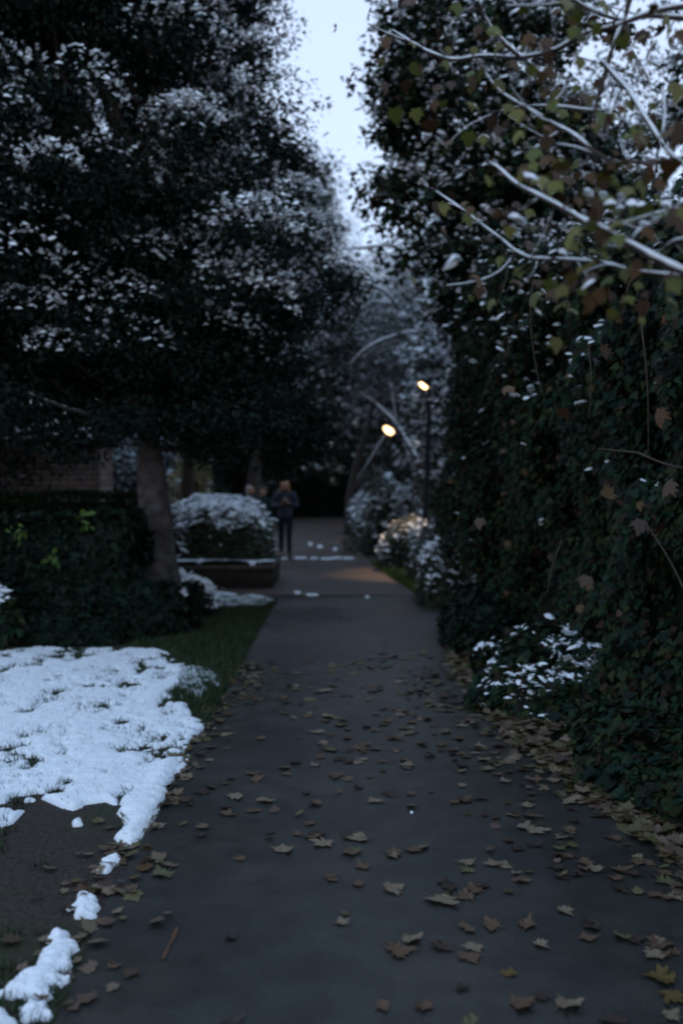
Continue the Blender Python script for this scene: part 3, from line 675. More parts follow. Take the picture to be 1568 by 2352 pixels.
# ------------------------------------------------------------------ left hedges
def fol_box(name, x0, x1, y0, y1, h, n, size, m, label, T=T_RHOMB, snow=0, ss=.03, cat='hedge', rough=.12, bright=0):
    """clipped hedge: leaves all over the faces of a slightly lumpy block"""
    t = empty(name, ((x0 + x1) / 2, (y0 + y1) / 2, 0), label, cat)
    A = [(x1 - x0) * h, (x1 - x0) * (y1 - y0), (y1 - y0) * h]; pr = np.array([A[0], A[1], A[2]]) / sum(A)
    f = R.choice(3, n, p=pr); u, v = R.random(n), R.random(n)
    P = np.where((f == 0)[:, None], np.c_[x0 + u * (x1 - x0), np.full(n, y0), v * h], np.where((f == 1)[:, None], np.c_[x0 + u * (x1 - x0), y0 + v * (y1 - y0), np.full(n, h)], np.c_[np.full(n, x1), y0 + u * (y1 - y0), v * h]))
    Nn = np.array([(0, -1., 0), (0, 0, 1.), (1., 0, 0)])[f]
    P = P + Nn * ((fbm(P * 2.1, 4) - .5) * 2 * rough - np.abs(R.normal(size=n)) * .06)[:, None]
    V, F = leaves(P, Nn + R.normal(size=P.shape) * .5 + [0, 0, .2], size * (.55 + .9 * R.random(n)), T)
    mesh_np('foliage', V, [F], m, t)
    m_ = MB(); m_.box((x0, y0 + .16, 0), (x1 - .16, y1, h - .16)); m_.build('light_blocker', M['inner'], t)  # dark block added inside the hedge to stop light coming through
    if snow:
        sel = (f == 1) & (R.random(n) < snow) | ((P[:, 2] > h * .6) & (R.random(n) < snow * .2)); pillows(P[sel], ss * (.5 + R.random(sel.sum())), 'snow', t)
    if bright:
        for q in bright:
            B = np.array(tuple(W(*q))) + R.normal(size=(11, 3)) * [.045, .03, .05]
            V, F = leaves(B, R.normal(size=B.shape) * .5 + [0, -1, .3], .05 + .05 * R.random(len(B)), T_OVAL); mesh_np('young_shoot', V, [F], M['bright_leaf'], t)
    return t
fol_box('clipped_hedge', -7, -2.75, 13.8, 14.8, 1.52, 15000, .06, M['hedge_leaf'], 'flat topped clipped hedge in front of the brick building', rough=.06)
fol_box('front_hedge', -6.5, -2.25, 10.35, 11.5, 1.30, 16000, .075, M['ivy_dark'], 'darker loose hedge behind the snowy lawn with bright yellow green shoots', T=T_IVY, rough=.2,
        bright=[(36, 1215, 10.15), (125, 1276, 10.15), (20, 1400, 10.15), (60, 1450, 10.1), (190, 1188, 10.3)])
bush('snowy_shrub', (-3.82, 9.75, 0), (.72, .45, 1.10), 4500, .07, M['ivy_leaf'], 'snow dusted shrub at the left edge in front of the hedge', T=T_IVY, snow=1, ss=.045,
     snow_fn=lambda P: .8 * (P[:, 2] > .45) * np.clip((-2.95 - P[:, 0]) / .3, 0, 1))
bush('ivy_mound', (-2.3, 10.75, 0), (.72, .55, .68), 8000, .07, M['ivy_dark'], 'dark ivy mound around the foot of the pale trunk', T=T_IVY, snow=.12, ss=.03, rough=.5)
bush('ivy_mound', (-3.4, 10.15, 0), (1.2, .38, .38), 5000, .07, M['ivy_dark'], 'low ivy running along the foot of the front hedge', T=T_IVY, snow=.1, ss=.03, rough=.5)
bush('ivy_mound', (-1.95, 12.1, 0), (.5, .6, .55), 3500, .06, M['ivy_dark'], 'small ivy mound between the pale trunk and the planter', T=T_IVY, snow=.5, ss=.05, rough=.5)

# ------------------------------------------------------------------ right ivy hedge
ih = empty('ivy_hedge', (2.2, 8, 0), 'tall ivy smothered hedge with hanging stems along the right of the path', 'hedge')
ys = np.array([2.0, 4.4, 6.2, 8.8, 11.5, 12.6]); xb = np.array([1.72, 1.50, 1.18, 1.12, 1.27, 1.45])
def face_x(Y, t, z):
    base = np.interp(Y, ys, xb); top = np.interp(Y, [2, 4.5, 6.5, 8.5, 10.5, 12.0, 12.8], [2.25, 2.15, 2.0, 1.8, 1.5, 1.32, 1.6])
    k = 1 - np.exp(-np.clip(z, 0, 9) / .42)
    lump = (fbm(np.stack([Y * .9, z * .9, z * 0 + 4], -1), 4) - .5) * 2
    return base + (top - base) * k + lump * .48 * np.clip(z / .6, .15, 1) + np.clip(z - 2.2, 0, 9) ** 2 * .02
def top_z(Y): return np.interp(Y, [2, 4.5, 6, 8, 10, 12, 12.8], [2.75, 2.75, 3.0, 3.4, 4.0, 4.5, 4.0]) + (fbm(np.stack([Y * 1.2, Y * 0, Y * 0 + 8], -1), 3) - .5) * 1.0
n = 52000
Y = 2.3 + R.random(n) ** .8 * 10.5; t_ = R.random(n) ** 1.05; z = t_ * top_z(Y) + .02
X = face_x(Y, t_, z); dep = np.abs(R.normal(size=n)) * .10
hol = fbm(np.stack([Y * 2.2, z * 2.2, z * 0 + 1], -1), 3)
P = np.stack([X + dep + np.clip(.55 - hol, 0, 1) * 1.6, Y, z], 1)
Nn = np.stack([-np.ones(n), np.full(n, -.35), np.full(n, .35)], 1) + R.normal(size=(n, 3)) * .42
V, F = leaves(P, Nn, .034 + .05 * R.random(n), T_IVY, droop=1.0)
# top surface of the hedge
n2 = 14000; Y2 = 2.3 + R.random(n2) * 10.5; D2 = R.random(n2) * 1.6; z2 = top_z(Y2) + R.normal(size=n2) * .12 - D2 * .1
P2 = np.stack([face_x(Y2, 0, z2) + D2, Y2, z2], 1); V2, F2 = leaves(P2, np.array([[-.4, -.2, 1.]]) + R.normal(size=(n2, 3)) * .45, .045 + .05 * R.random(n2), T_IVY)
mesh_np('foliage', np.concatenate([V, V2]), [F, F2 + len(V)], M['ivy_leaf'], ih)
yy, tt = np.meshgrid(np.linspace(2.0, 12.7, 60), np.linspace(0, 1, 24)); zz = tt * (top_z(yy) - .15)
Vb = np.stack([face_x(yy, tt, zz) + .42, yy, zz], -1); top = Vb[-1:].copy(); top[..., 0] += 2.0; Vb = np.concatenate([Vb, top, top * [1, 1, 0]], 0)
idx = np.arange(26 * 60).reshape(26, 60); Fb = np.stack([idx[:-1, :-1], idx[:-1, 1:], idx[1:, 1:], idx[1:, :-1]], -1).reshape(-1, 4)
mesh_np('light_blocker', Vb.reshape(-1, 3), [Fb], M['inner'], ih, True)  # dark backing sheet added behind the ivy to block light
mb = MB()
for u, v0, v1, d in [(1465, 700, 1040, 4.6), (1225, 640, 900, 6.0), (1450, 640, 720, 4.5), (1350, 790, 960, 5.2), (1150, 560, 700, 7), (1290, 1240, 1360, 5.6)]:
    a, b = W(u, v0, d), W(u + random.uniform(-35, 35), v1, d); a.x = min(a.x, face_x(np.array(a.y), 0, np.array(a.z)) - .04); b.x = min(b.x, float(face_x(np.array(b.y), 0, np.array(max(b.z, .1)))) - .04)
    mb = MB(); mb.tube(curve(a, b, .16, 12), np.linspace(.0045, .003, 12), 5); mb.build('hanging_stem', M['vine'], ih, True)
for a, b, r_ in [((1465, 1040, 4.55), (1568, 1075, 4.3), .006), ((1465, 1040, 4.55), (1370, 1030, 4.7), .005), ((1568, 1350, 4.1), (1480, 1200, 4.3), .0045)]:
    mb = MB(); mb.tube(curve(W(*a), W(*b), .1, 8), np.linspace(r_, r_ * .6, 8), 5); mb.build('bare_stem', M['vine'], ih, True)
sel = ((fbm(P * 1.3 + 2, 3) > .50) & (P[:, 1] > 7.5) & (P[:, 2] > 2.3) & (R.random(n) < .055)) | (R.random(n) < .0016)
Ps = np.concatenate([P[sel] - [.03, 0, -.01], P2[R.random(n2) < .05]]); pillows(Ps, .018 + .028 * R.random(len(Ps)), 'snow', ih)
# dead leaves caught in the ivy
DL = [W(u, v, d) for u, v, d in [(1160, 885, 5.9), (1510, 940, 4.2), (1475, 1192, 4.3), (1405, 1135, 4.6), (1535, 1200, 4.15), (1100, 660, 6.6), (1430, 672, 4.3), (1380, 795, 4.7), (1290, 935, 5.0), (1540, 1105, 4.1), (1350, 1320, 4.9), (1480, 690, 4.3), (1100, 1190, 7)]]
DLn = np.array([tuple(p) for p in DL]); DLn[:, 0] = np.minimum(DLn[:, 0], face_x(DLn[:, 1], 0, DLn[:, 2]) - .07)
ex = R.random(n) < .004; allp = np.concatenate([DLn, P[ex] - [.05, 0, 0]]); sz = np.concatenate([np.full(len(DLn), .085), .05 + .04 * R.random(ex.sum())])
V, F = leaves(allp, np.array([[-.7, -.8, .3]]) + R.normal(size=allp.shape) * .7, sz, T_MAPLE, droop=2, curl=.9); mesh_np('dead_leaves', V, [F], M['maple_brown'], ih)

def low_snow(P): return np.clip((fbm(P * 5.0, 3) - .49) * 7, .02, .8)
bush('ivy_mound', (1.62, 7.55, 0), (.66, 1.15, .42), 15000, .06, M['ivy_leaf'], 'low ivy mound with a sprinkling of snow at the foot of the right hedge', T=T_IVY, snow=1, snow_fn=low_snow, ss=.027, rough=.6)
bush('ivy_mound', (1.45, 10.2, 0), (.42, 1.3, .55), 6000, .06, M['ivy_dark'], 'dark ivy spilling on to the path edge beyond the snowy ivy mound', T=T_IVY, snow=.2, ss=.03, rough=.45)
bush('ivy_mound', (1.75, 5.4, 0), (.42, 1.0, .32), 5500, .06, M['ivy_leaf'], 'green ivy along the near right path edge among fallen leaves', T=T_IVY, snow=.05, ss=.03, rough=.5)
bush('ivy_mound', (1.95, 3.6, 0), (.38, 1.0, .30), 5000, .06, M['ivy_leaf'], 'ivy at the lower right corner of the picture', T=T_IVY, snow=.0, ss=.03, rough=.5)

# shrubs beyond the hedge on the right
gs = 'snow laden shrubs right of the path bend'
bush('snowy_shrub', (1.42, 13.6, 0), (.42, .65, .80), 6000, .055, M['shrub_leaf'], 'snow capped shrub touching the far corner of the ivy hedge', snow=1, snow_fn=lambda P: np.clip((P[:, 2] - .15) * 2, 0, 1) * np.clip((fbm(P * 3.5, 3) - .42) * 6, .1, .8), ss=.042, rough=.35, group=gs)
bush('snowy_shrub', (1.68, 16.4, 0), (.60, .9, 1.0), 8000, .06, M['shrub_leaf'], 'pale snowy shrub in front of the near lamp post', snow=1, snow_fn=lambda P: np.clip((fbm(P * 2.8, 3) - .49) * 7, .04, .6), ss=.042, rough=.35, group=gs)
bush('snowy_shrub', (1.30, 18.9, 0), (.62, .75, 1.05), 8000, .06, M['shrub_leaf'], 'shrub left of the lamp post base, its snow lit warm by the lamp', snow=1, snow_fn=lambda P: np.clip((fbm(P * 2.8, 3) - .49) * 7, .04, .6), ss=.042, rough=.35, group=gs)
bush('snowy_shrub', (1.05, 24.0, 0), (.95, 1.5, 2.0), 11000, .08, M['shrub_leaf'], 'tall dark shrub with snow on its shoulders at the path bend', snow=1, snow_fn=lambda P: np.clip((fbm(P * 1.7, 3) - .53) * 7, .02, .6), ss=.05, rough=.55, group=gs)
bush('snowy_shrub', (.9, 33.5, 0), (.7, 1.5, 1.35), 4000, .10, M['shrub_leaf'], 'far snowy shrub beside the end of the path', snow=.9, ss=.07, rough=.45, group=gs)
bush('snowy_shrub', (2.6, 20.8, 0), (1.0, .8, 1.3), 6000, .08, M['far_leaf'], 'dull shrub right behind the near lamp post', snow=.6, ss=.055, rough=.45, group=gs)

# ------------------------------------------------------------------ lamp posts
def lamp(name, base, h, lean, label, off, pw, gs_=1.0):
    t = empty(name, base, label, 'lamp', 'lit lamp posts along the path')
    b = Vector(base); top = b + Vector((lean, 0, h)); m_ = MB()
    m_.tube([b, b + Vector((0, 0, .5)), b + Vector((lean * .15, 0, .52)), top], [.085, .08, .062, .048], 14, True); m_.build('post', M['metal'], t, True)
    m_ = MB(); hc = top + Vector((off, -.05, .10)); m_.tube([top - Vector((0, 0, .05)), top + Vector((off * .3, -.02, .10)), hc + Vector((-off * .35, 0, .07))], [.03, .028, .026], 8, True); m_.build('arm', M['metal'], t, True)
    m_ = MB(); ax = Vector((-.6, -.15, .42)).normalized() if off < 0 else Vector((.6, -.1, .4)).normalized()
    m_.tube([hc - ax * .02 + ax * s for s in (-.13, -.11, -.02, .09, .14)], [.01, .065, .085, .06, .015], 14, True); hd = m_.build('lamp_head', M['metal'], t, True); hd.location.z += .045; hd.location.y += .02
    m_ = MB(); m_.tube([hc + ax * s * gs_ for s in (-.11, -.09, -.02, .07, .10)], [.01, .048 * gs_, .062 * gs_, .045 * gs_, .01], 14, True); m_.build('lamp_glass', M['glow'], t, True)
    L_ = bpy.data.objects.new('lamp_light', bpy.data.lights.new('lamp_light', 'SPOT')); C.objects.link(L_); L_.data.spot_size = rad(50); L_.data.spot_blend = .6; L_.rotation_euler = Vector((-.06, -.42, -1)).to_track_quat('-Z', 'Y').to_euler(); L_.data.energy = pw; L_.data.color = (1, .66, .36); L_.data.shadow_soft_size = .06
    L_.parent = t; L_.matrix_parent_inverse = Matrix.Translation(-t.location); L_.location = hc + Vector((-.10, -.25, -.16))
    return t
bx, by = (W(974, 1290, 20).x, 20)
lamp('lamp_post', (bx, by, 0), W(986, 885, 20).z - .1, W(986, 885, 20).x - bx, 'nearer dark lamp post with a small lit head, rising from the snowy shrubs', -.13, 400)
bx2 = W(893, 1100, 30).x
lamp('lamp_post', (bx2, 30, 0), W(889, 988, 30).z - .1, .02, 'farther lamp with the bigger glow, left of the near lamp post', -.05, 120, 1.7)

# ------------------------------------------------------------------ people
def skin_mesh(chains, sub=1):
    """chains: list of [(pos, radius), ...]; each is skinned on its own, returned as verts, polys"""
    res = []
    for ch in chains:
        me = bpy.data.meshes.new('tmp'); me.from_pydata([tuple(p) for p, r in ch], [(i, i + 1) for i in range(len(ch) - 1)], [])
        o = bpy.data.objects.new('tmp', me); C.objects.link(o); o.modifiers.new('s', 'SKIN')
        for i, (p, r) in enumerate(ch): me.skin_vertices[0].data[i].radius = (r if not isinstance(r, tuple) else r[0], r if not isinstance(r, tuple) else r[1])
        me.skin_vertices[0].data[0].use_root = True
        sm = o.modifiers.new('d', 'SUBSURF'); sm.levels = sub; sm.render_levels = sub
        dg = bpy.context.evaluated_depsgraph_get(); e = o.evaluated_get(dg); em = e.to_mesh()
        res.append(([v.co.copy() for v in em.vertices], [list(p.vertices) for p in em.polygons])); e.to_mesh_clear()
        bpy.data.objects.remove(o); bpy.data.meshes.remove(me)
    return res
def fused(name, chains, m, parent, xf, voxel=.012, ells=()):
    V, F = [], []
    for v, f in skin_mesh(chains):
        k = len(V); V += v; F += [[i + k for i in q] for q in f]
    for c, r in ells:
        k = len(V); N1, N2 = 16, 10
        for i in range(N2 + 1):
            for j in range(N1):
                a, b = math.pi * (i + .01) / (N2 + .02), 2 * math.pi * j / N1; V.append(Vector((c[0] + r[0] * math.sin(a) * math.cos(b), c[1] + r[1] * math.sin(a) * math.sin(b), c[2] + r[2] * math.cos(a))))
        for i in range(N2):
            for j in range(N1): F.append([k + i * N1 + j, k + i * N1 + (j + 1) % N1, k + (i + 1) * N1 + (j + 1) % N1, k + (i + 1) * N1 + j][::-1])
        F.append([k + j for j in range(N1)]); F.append([k + N2 * N1 + j for j in range(N1)][::-1])
    me = bpy.data.meshes.new(name); me.from_pydata([tuple(xf @ Vector(v)) for v in V], [], F); me.update()
    o = bpy.data.objects.new(name, me); C.objects.link(o)
    r_ = o.modifiers.new('r', 'REMESH'); r_.mode = 'VOXEL'; r_.voxel_size = voxel; s_ = o.modifiers.new('s', 'SMOOTH'); s_.iterations = 3; s_.factor = .5
    dg = bpy.context.evaluated_depsgraph_get(); nm = bpy.data.meshes.new_from_object(o.evaluated_get(dg)); bpy.data.objects.remove(o)
    nm.name = name; nm.materials.clear(); nm.materials.append(m); nm.polygons.foreach_set('use_smooth', [True] * len(nm.polygons))
    o = bpy.data.objects.new(name, nm); C.objects.link(o); o.parent = parent; o.matrix_parent_inverse = Matrix.Translation(-parent.location)
    return o
def hand(wrist, d, palm_n, side):
    """five separate curled fingers and a side thumb; d points from wrist along the palm"""
    d = Vector(d).normalized(); nn = Vector(palm_n).normalized(); s = d.cross(nn).normalized() * side; w_ = Vector(wrist)
    ch = [[(w_, .026), (w_ + d * .035, .030), (w_ + d * .075, .032)]]
    for i, (o_, l_) in enumerate([(-.027, .068), (-.009, .076), (.010, .070), (.027, .056)]):
        b = w_ + d * .08 + s * o_; c1 = b + d * l_ * .45 + nn * .006; c2 = c1 + (d * .5 + nn * .8) * l_ * .4; c3 = c2 + (d * -.1 + nn) * l_ * .3
        ch.append([(w_ + d * .055 + s * o_ * .8, .010), (b, .0095), (c1, .009), (c2, .0085), (c3, .0075)])
    b = w_ + d * .03 - s * .026; ch.append([(b + s * .01, .011), (b - s * .012 + d * .022 + nn * .008, .0105), (b - s * .012 + d * .05 + nn * .022, .0095), (b - s * .004 + d * .072 + nn * .03, .008)])
    return ch
def person(base, H, yaw, label, walk=.16, head_tilt=.45, jacket='jacket', hairm='hair', hat=None, hold=True, hair_long=True):
    t = empty('person', base, label, 'person')
    k = H / 1.72; xf = Matrix.Translation(Vector(base)) @ Matrix.Rotation(yaw, 4, 'Z') @ Matrix.Scale(k, 4)
    # figure faces -Y, x to its left-hand side on screen right
    st = walk
    hipL, hipR = Vector((.09, 0, .92)), Vector((-.09, 0, .92))
    kneeL, kneeR = Vector((.085, -st * .7, .50)), Vector((-.085, st * .15, .49))
    ankL, ankR = Vector((.10, -st * .9, .09)), Vector((-.10, st * 1.2, .12))
    hp = Vector((0, -.035 - .07 * head_tilt, 1.585 - .02 * head_tilt)); fd = Vector((0, -math.cos(head_tilt), -math.sin(head_tilt)))
    upv = Vector((0, -math.sin(head_tilt), math.cos(head_tilt)))
    shL, shR = Vector((.175, 0, 1.40)), Vector((-.175, 0, 1.40))
    if hold:
        elL, elR = Vector((.255, -.02, 1.13)), Vector((-.255, -.02, 1.13)); wrL, wrR = Vector((.085, -.25, 1.21)), Vector((-.07, -.25, 1.18))
    else:
        elL, elR = Vector((.23, .02, 1.12)), Vector((-.23, .02, 1.12)); wrL, wrR = Vector((.24, -.08, .88)), Vector((-.24, -.08, .88))
    body = [[(Vector((0, 0, .95)), (.15, .10)), (Vector((0, 0, 1.1)), (.12, .09)), (Vector((0, 0, 1.3)), (.15, .10)), (Vector((0, 0, 1.42)), (.09, .07)), (Vector((0, -.01, 1.49)), .05), (hp - upv * .06, .05)],
            [(shL * .6 + Vector((0, 0, .56)), .06), (shL, .055), (elL, .04), (wrL, .026)], [(shR * .6 + Vector((0, 0, .56)), .06), (shR, .055), (elR, .04), (wrR, .026)],
            [(Vector((.06, 0, .98)), .09), (hipL, .085), (kneeL, .055), (ankL, .038), (ankL + Vector((0, -.03, -.04)), .04), (ankL + Vector((0, -.15, -.055)), .03)],
            [(Vector((-.06, 0, .98)), .09), (hipR, .085), (kneeR, .055), (ankR, .038), (ankR + Vector((0, -.03, -.04)), .04), (ankR + Vector((0, -.15, -.075)), .03)],
            [(hp + fd * .075 + upv * .012, .010), (hp + fd * .098 - upv * .018, .013), (hp + fd * .085 - upv * .03, .010)],   # nose
            [(hp + fd * .05 - upv * .055, .03), (hp + fd * .078 - upv * .088, .022)]]   # jaw and chin
    dl = Vector((-.55, -.55, .35)) if hold else Vector((0, -.15, -1)); dr = Vector((.55, -.55, .35)) if hold else Vector((0, -.15, -1))
    body += hand(wrL, dl, (-.5, -.2, .6) if hold else (-1, 0, 0), 1) + hand(wrR, dr, (.5, -.2, .6) if hold else (1, 0, 0), -1)
    e = [(hp, (.075, .090, .105)), (hp + Vector((.075, .005, -.005)), (.012, .02, .03)), (hp + Vector((-.075, .005, -.005)), (.012, .02, .03))]
    fused('body', body, M['skin'], t, xf, .008, e)
    # mouth and eyes
    mb_ = MB(); a = hp + fd * .0885 - upv * .058; mb_.tube([xf @ (a + Vector((x, 0, 0))) for x in (-.022, -.01, 0, .01, .022)], [.002, .005, .006, .005, .002], 6); mb_.build('mouth', M['fall_brown'], t, True)
    for s in (-1, 1):
        mb_ = MB(); c_ = hp + fd * .079 + upv * .004 + Vector((s * .03, 0, 0)); mb_.tube([xf @ (c_ + Vector((x, 0, 0))) for x in (-.013, -.006, .006, .013)], [.002, .008, .008, .002], 8); mb_.build('eye', M['eye'], t, True)
    fused('jacket', [[(Vector((0, 0, .80)), (.185, .135)), (Vector((0, 0, .98)), (.185, .135)), (Vector((0, 0, 1.15)), (.165, .125)), (Vector((0, 0, 1.33)), (.185, .135)), (Vector((0, -.005, 1.44)), (.10, .09)), (Vector((0, -.01, 1.50)), (.075, .075))],
                     [(Vector((.08, 0, 1.38)), .09), (shL, .088), ((shL + elL) / 2, .075), (elL, .066), ((elL + wrL) / 2, .055), (wrL * .94 + elL * .06, .042)],
                     [(Vector((-.08, 0, 1.38)), .09), (shR, .088), ((shR + elR) / 2, .075), (elR, .066), ((elR + wrR) / 2, .055), (wrR * .94 + elR * .06, .042)]], M[jacket], t, xf, .014)
    fused('trousers', [[(Vector((.05, 0, .98)), .11), (hipL, .10), ((hipL + kneeL) / 2, .085), (kneeL, .066), ((kneeL + ankL) / 2, .060), (ankL + Vector((0, 0, .02)), .048)],
                       [(Vector((-.05, 0, .98)), .11), (hipR, .10), ((hipR + kneeR) / 2, .085), (kneeR, .066), ((kneeR + ankR) / 2, .060), (ankR + Vector((0, 0, .02)), .048)]], M['trousers'], t, xf, .012)
    for a in (ankL, ankR):
        z0 = -.045 if a is ankL else -.07
        fused('boot', [[(a + Vector((0, .005, .08)), .052), (a + Vector((0, 0, 0)), .052), (a + Vector((0, -.02, z0)), .05), (a + Vector((0, -.12, z0 - .005)), .045), (a + Vector((0, -.17, z0 - .01)), .035)]], M['boots'], t, xf, .012)
    if hat:
        fused(hat[1], [[(hp + upv * .0 - fd * .03, .100), (hp + upv * .06 - fd * .02, .098), (hp + upv * .11 - fd * .01, .07)], [(hp - fd * .05 - upv * .10, .09), (hp - fd * .03, .1)]] if hat[2] else
              [[(hp + upv * .045 - fd * .015, .095), (hp + upv * .09 - fd * .015, .09), (hp + upv * .125, .05)], [(hp + upv * .07 + fd * .05, (.08, .02)), (hp + upv * .055 + fd * .15, (.06, .012))]], M[hat[0]], t, xf, .012)
    else:
        ch = [[(hp + upv * .10 - fd * .0, .055), (hp + upv * .05 - fd * .035, .088), (hp - upv * .03 - fd * .05, .075), (hp - upv * .13 - fd * .05, .06)]]
        for s in (-1, 1): ch.append([(hp + upv * .085 + Vector((s * .03, 0, 0)), .045), (hp + upv * .02 + Vector((s * .078, 0, 0)) + fd * .01, .03), (hp - upv * .08 + Vector((s * .085, 0, 0)) + fd * .02, .03), (hp - upv * .2 + Vector((s * .08, 0, 0)) + fd * .02, .028), (hp - upv * .27 + Vector((s * .065, 0, 0)) + fd * .02, .015)])
        fused('hair', ch, M[hairm], t, xf, .010)
    if hold:
        mb_ = MB(); c_ = Vector((.005, -.335, 1.265)); u_ = Vector((0, .45, .9)).normalized(); q = Vector((0, -.9, .45)).normalized()
        V = [xf @ (c_ + Vector((sx_ * .037, 0, 0)) + u_ * (sy_ * .075) + q * (sz_ * .005)) for sz_ in (-1, 1) for sx_, sy_ in ((-1, -1), (1, -1), (1, 1), (-1, 1))]
        mb_.add([tuple(v) for v in V], [(0, 3, 2, 1), (4, 5, 6, 7), (0, 1, 5, 4), (1, 2, 6, 5), (2, 3, 7, 6), (3, 0, 4, 7)]); o = mb_.build('phone', M['phone'])
        tag(o, "dark phone held up in the walking person's hands", 'phone')
    return t
px, py = G(655, 1284)
person((px, py, .006), 1.74, 0.0, 'person with ginger hair and dark jacket walking down the path, head bowed over a phone')
p2 = W(572, 1133, 21); person((p2.x, 21, .006), 1.62, .9, 'person in a pale hood, only the head showing above the planter shrub', walk=.08, head_tilt=.1, hat=('hood', 'hood', True), hold=False)
p3 = W(603, 1140, 22); person((p3.x, 22, .006), 1.58, 2.7, 'person in a grey cap and green coat partly hidden behind the planter shrub', walk=.08, head_tilt=.1, jacket='green_coat', hat=('greycap', 'cap', False), hold=False)

# ------------------------------------------------------------------ snow bits on the far path
gd = 'thin broken snow line across the far path'
us = [602, 628, 652, 690, 722, 750, 775, 800]
for i, u in enumerate(us):
    w2 = [16, 9, 13, 15, 10, 17, 12, 14][i]
    v = 1283 + (i % 3) - 1
    patch([(u - w2 * .85, v - 1.8), (u + w2 * .8, v - 2), (u + w2 * .85, v + 1.2), (u - w2 * .7, v + 1.6)], 'flat fragment of the thin snow line crossing the far path', .008, 20 + i, .07, 'snow', gd, .016, 9, 'snow_line')
gx = 'loose snow flecks on the far path'
for i, (u, v, w2, hh, lb) in enumerate([(608, 1240, 12, 5, 'pale snow fleck on the far path beside the shrub, left of the person'), (622, 1262, 14, 3, 'low snow fleck just left of the walking person'), (712, 1250, 5, 4, 'small snow fleck right of the walking person'), (735, 1256, 6, 4, 'snow fleck in the middle of the far path'),
        (770, 1262, 5, 5, 'rightmost of the snow flecks above the snow line'), (683, 1362, 8, 4, 'snow fleck just past the planter corner'), (716, 1367, 15, 3, 'flat oblong snow fleck past the planter corner'), (843, 1372, 4, 4, 'tiny snow fleck at the seam of asphalt and brown tarmac'), (517, 1349, 11, 5, 'snow lump on the paving in front of the planter'), (945, 1868, 9, 5, 'single white snow lump among the fallen leaves mid path')]):
    hh *= .62; patch([(u - w2, v - hh), (u + w2 * .8, v - hh), (u + w2, v + hh * .8), (u - w2 * .7, v + hh)], lb, .012, 40 + i, .028, 'snow', gx, .012, 8, 'snow_fleck')

# ------------------------------------------------------------------ fallen leaves
def leaf_proto(m, seed, T=T_MAPLE, curl=.3):
    rg = np.random.default_rng(seed); k = len(T); c = (T - [0, .45]) * (1 + .22 * rg.normal(size=(k, 1)) * (rg.random((k, 1)) < .45)) + rg.normal(size=(k, 2)) * .022; c[:, 0] += c[:, 1] ** 2 * rg.normal() * .3
    rr = np.hypot(c[:, 0], c[:, 1]); a = np.arctan2(c[:, 1], c[:, 0])
    z = curl * (rr ** 2) * (1 + .9 * np.sin(a * rg.integers(2, 4) + rg.random() * 6)) + .03 * rg.random(k)
    rings = [(1.0, z), (.5, z * .25 + .02 * rg.random(k))]
    V = np.concatenate([np.c_[c * f, zz] for f, zz in rings] + [[[0, 0, .0]]]); F4 = np.array([(i, (i + 1) % k, k + (i + 1) % k, k + i) for i in range(k)]); F3 = np.array([(k + i, k + (i + 1) % k, 2 * k) for i in range(k)])
    stem = MB(); stem.add(V, F4); stem.F[3] = [F3]; stem.tube([(0, -.40, .01), (.02, -.6, .03), (.06, -.85, .02)], [.012, .010, .008], 4)
    me = stem.build('fallen_leaf', m, None, True); d = me.data; bpy.data.objects.remove(me); return d
kinds = [('tan', M['fall_tan'], 'pale tan maple leaf lying on the dark path'), ('brown', M['fall_brown'], 'brown maple leaf lying on the dark path'), ('dark', M['fall_dark'], 'dark wet maple leaf lying on the dark path'), ('green', M['fall_green'], 'greenish maple leaf lying on the dark path'), ('yellow', M['fall_yellow'], 'yellow maple leaf at the right edge of the path')]
prot = {k: [leaf_proto(m, 50 + i * 7 + j, curl=.12 + .25 * random.random()) for j in range(9)] for i, (k, m, _) in enumerate(kinds)}
def dens(x, y):
    re = float(np.interp(y, ys, xb)); le = float(np.interp(y, [2, 4.2, 6.5, 9, 12], [-.9, -.95, -.9, -.8, -.75]))
    if y > 9.6: return .02
    t = (x - le) / (re - le); w_ = math.exp(-((y - 6.0) / 2.6) ** 2)
    return .022 + .20 * max(0, t) ** 2.2 + .75 * w_ * max(0, t) ** 1.4 + (.9 if t > .88 else 0) * (1 if y < 8.5 else .2)
pts = []
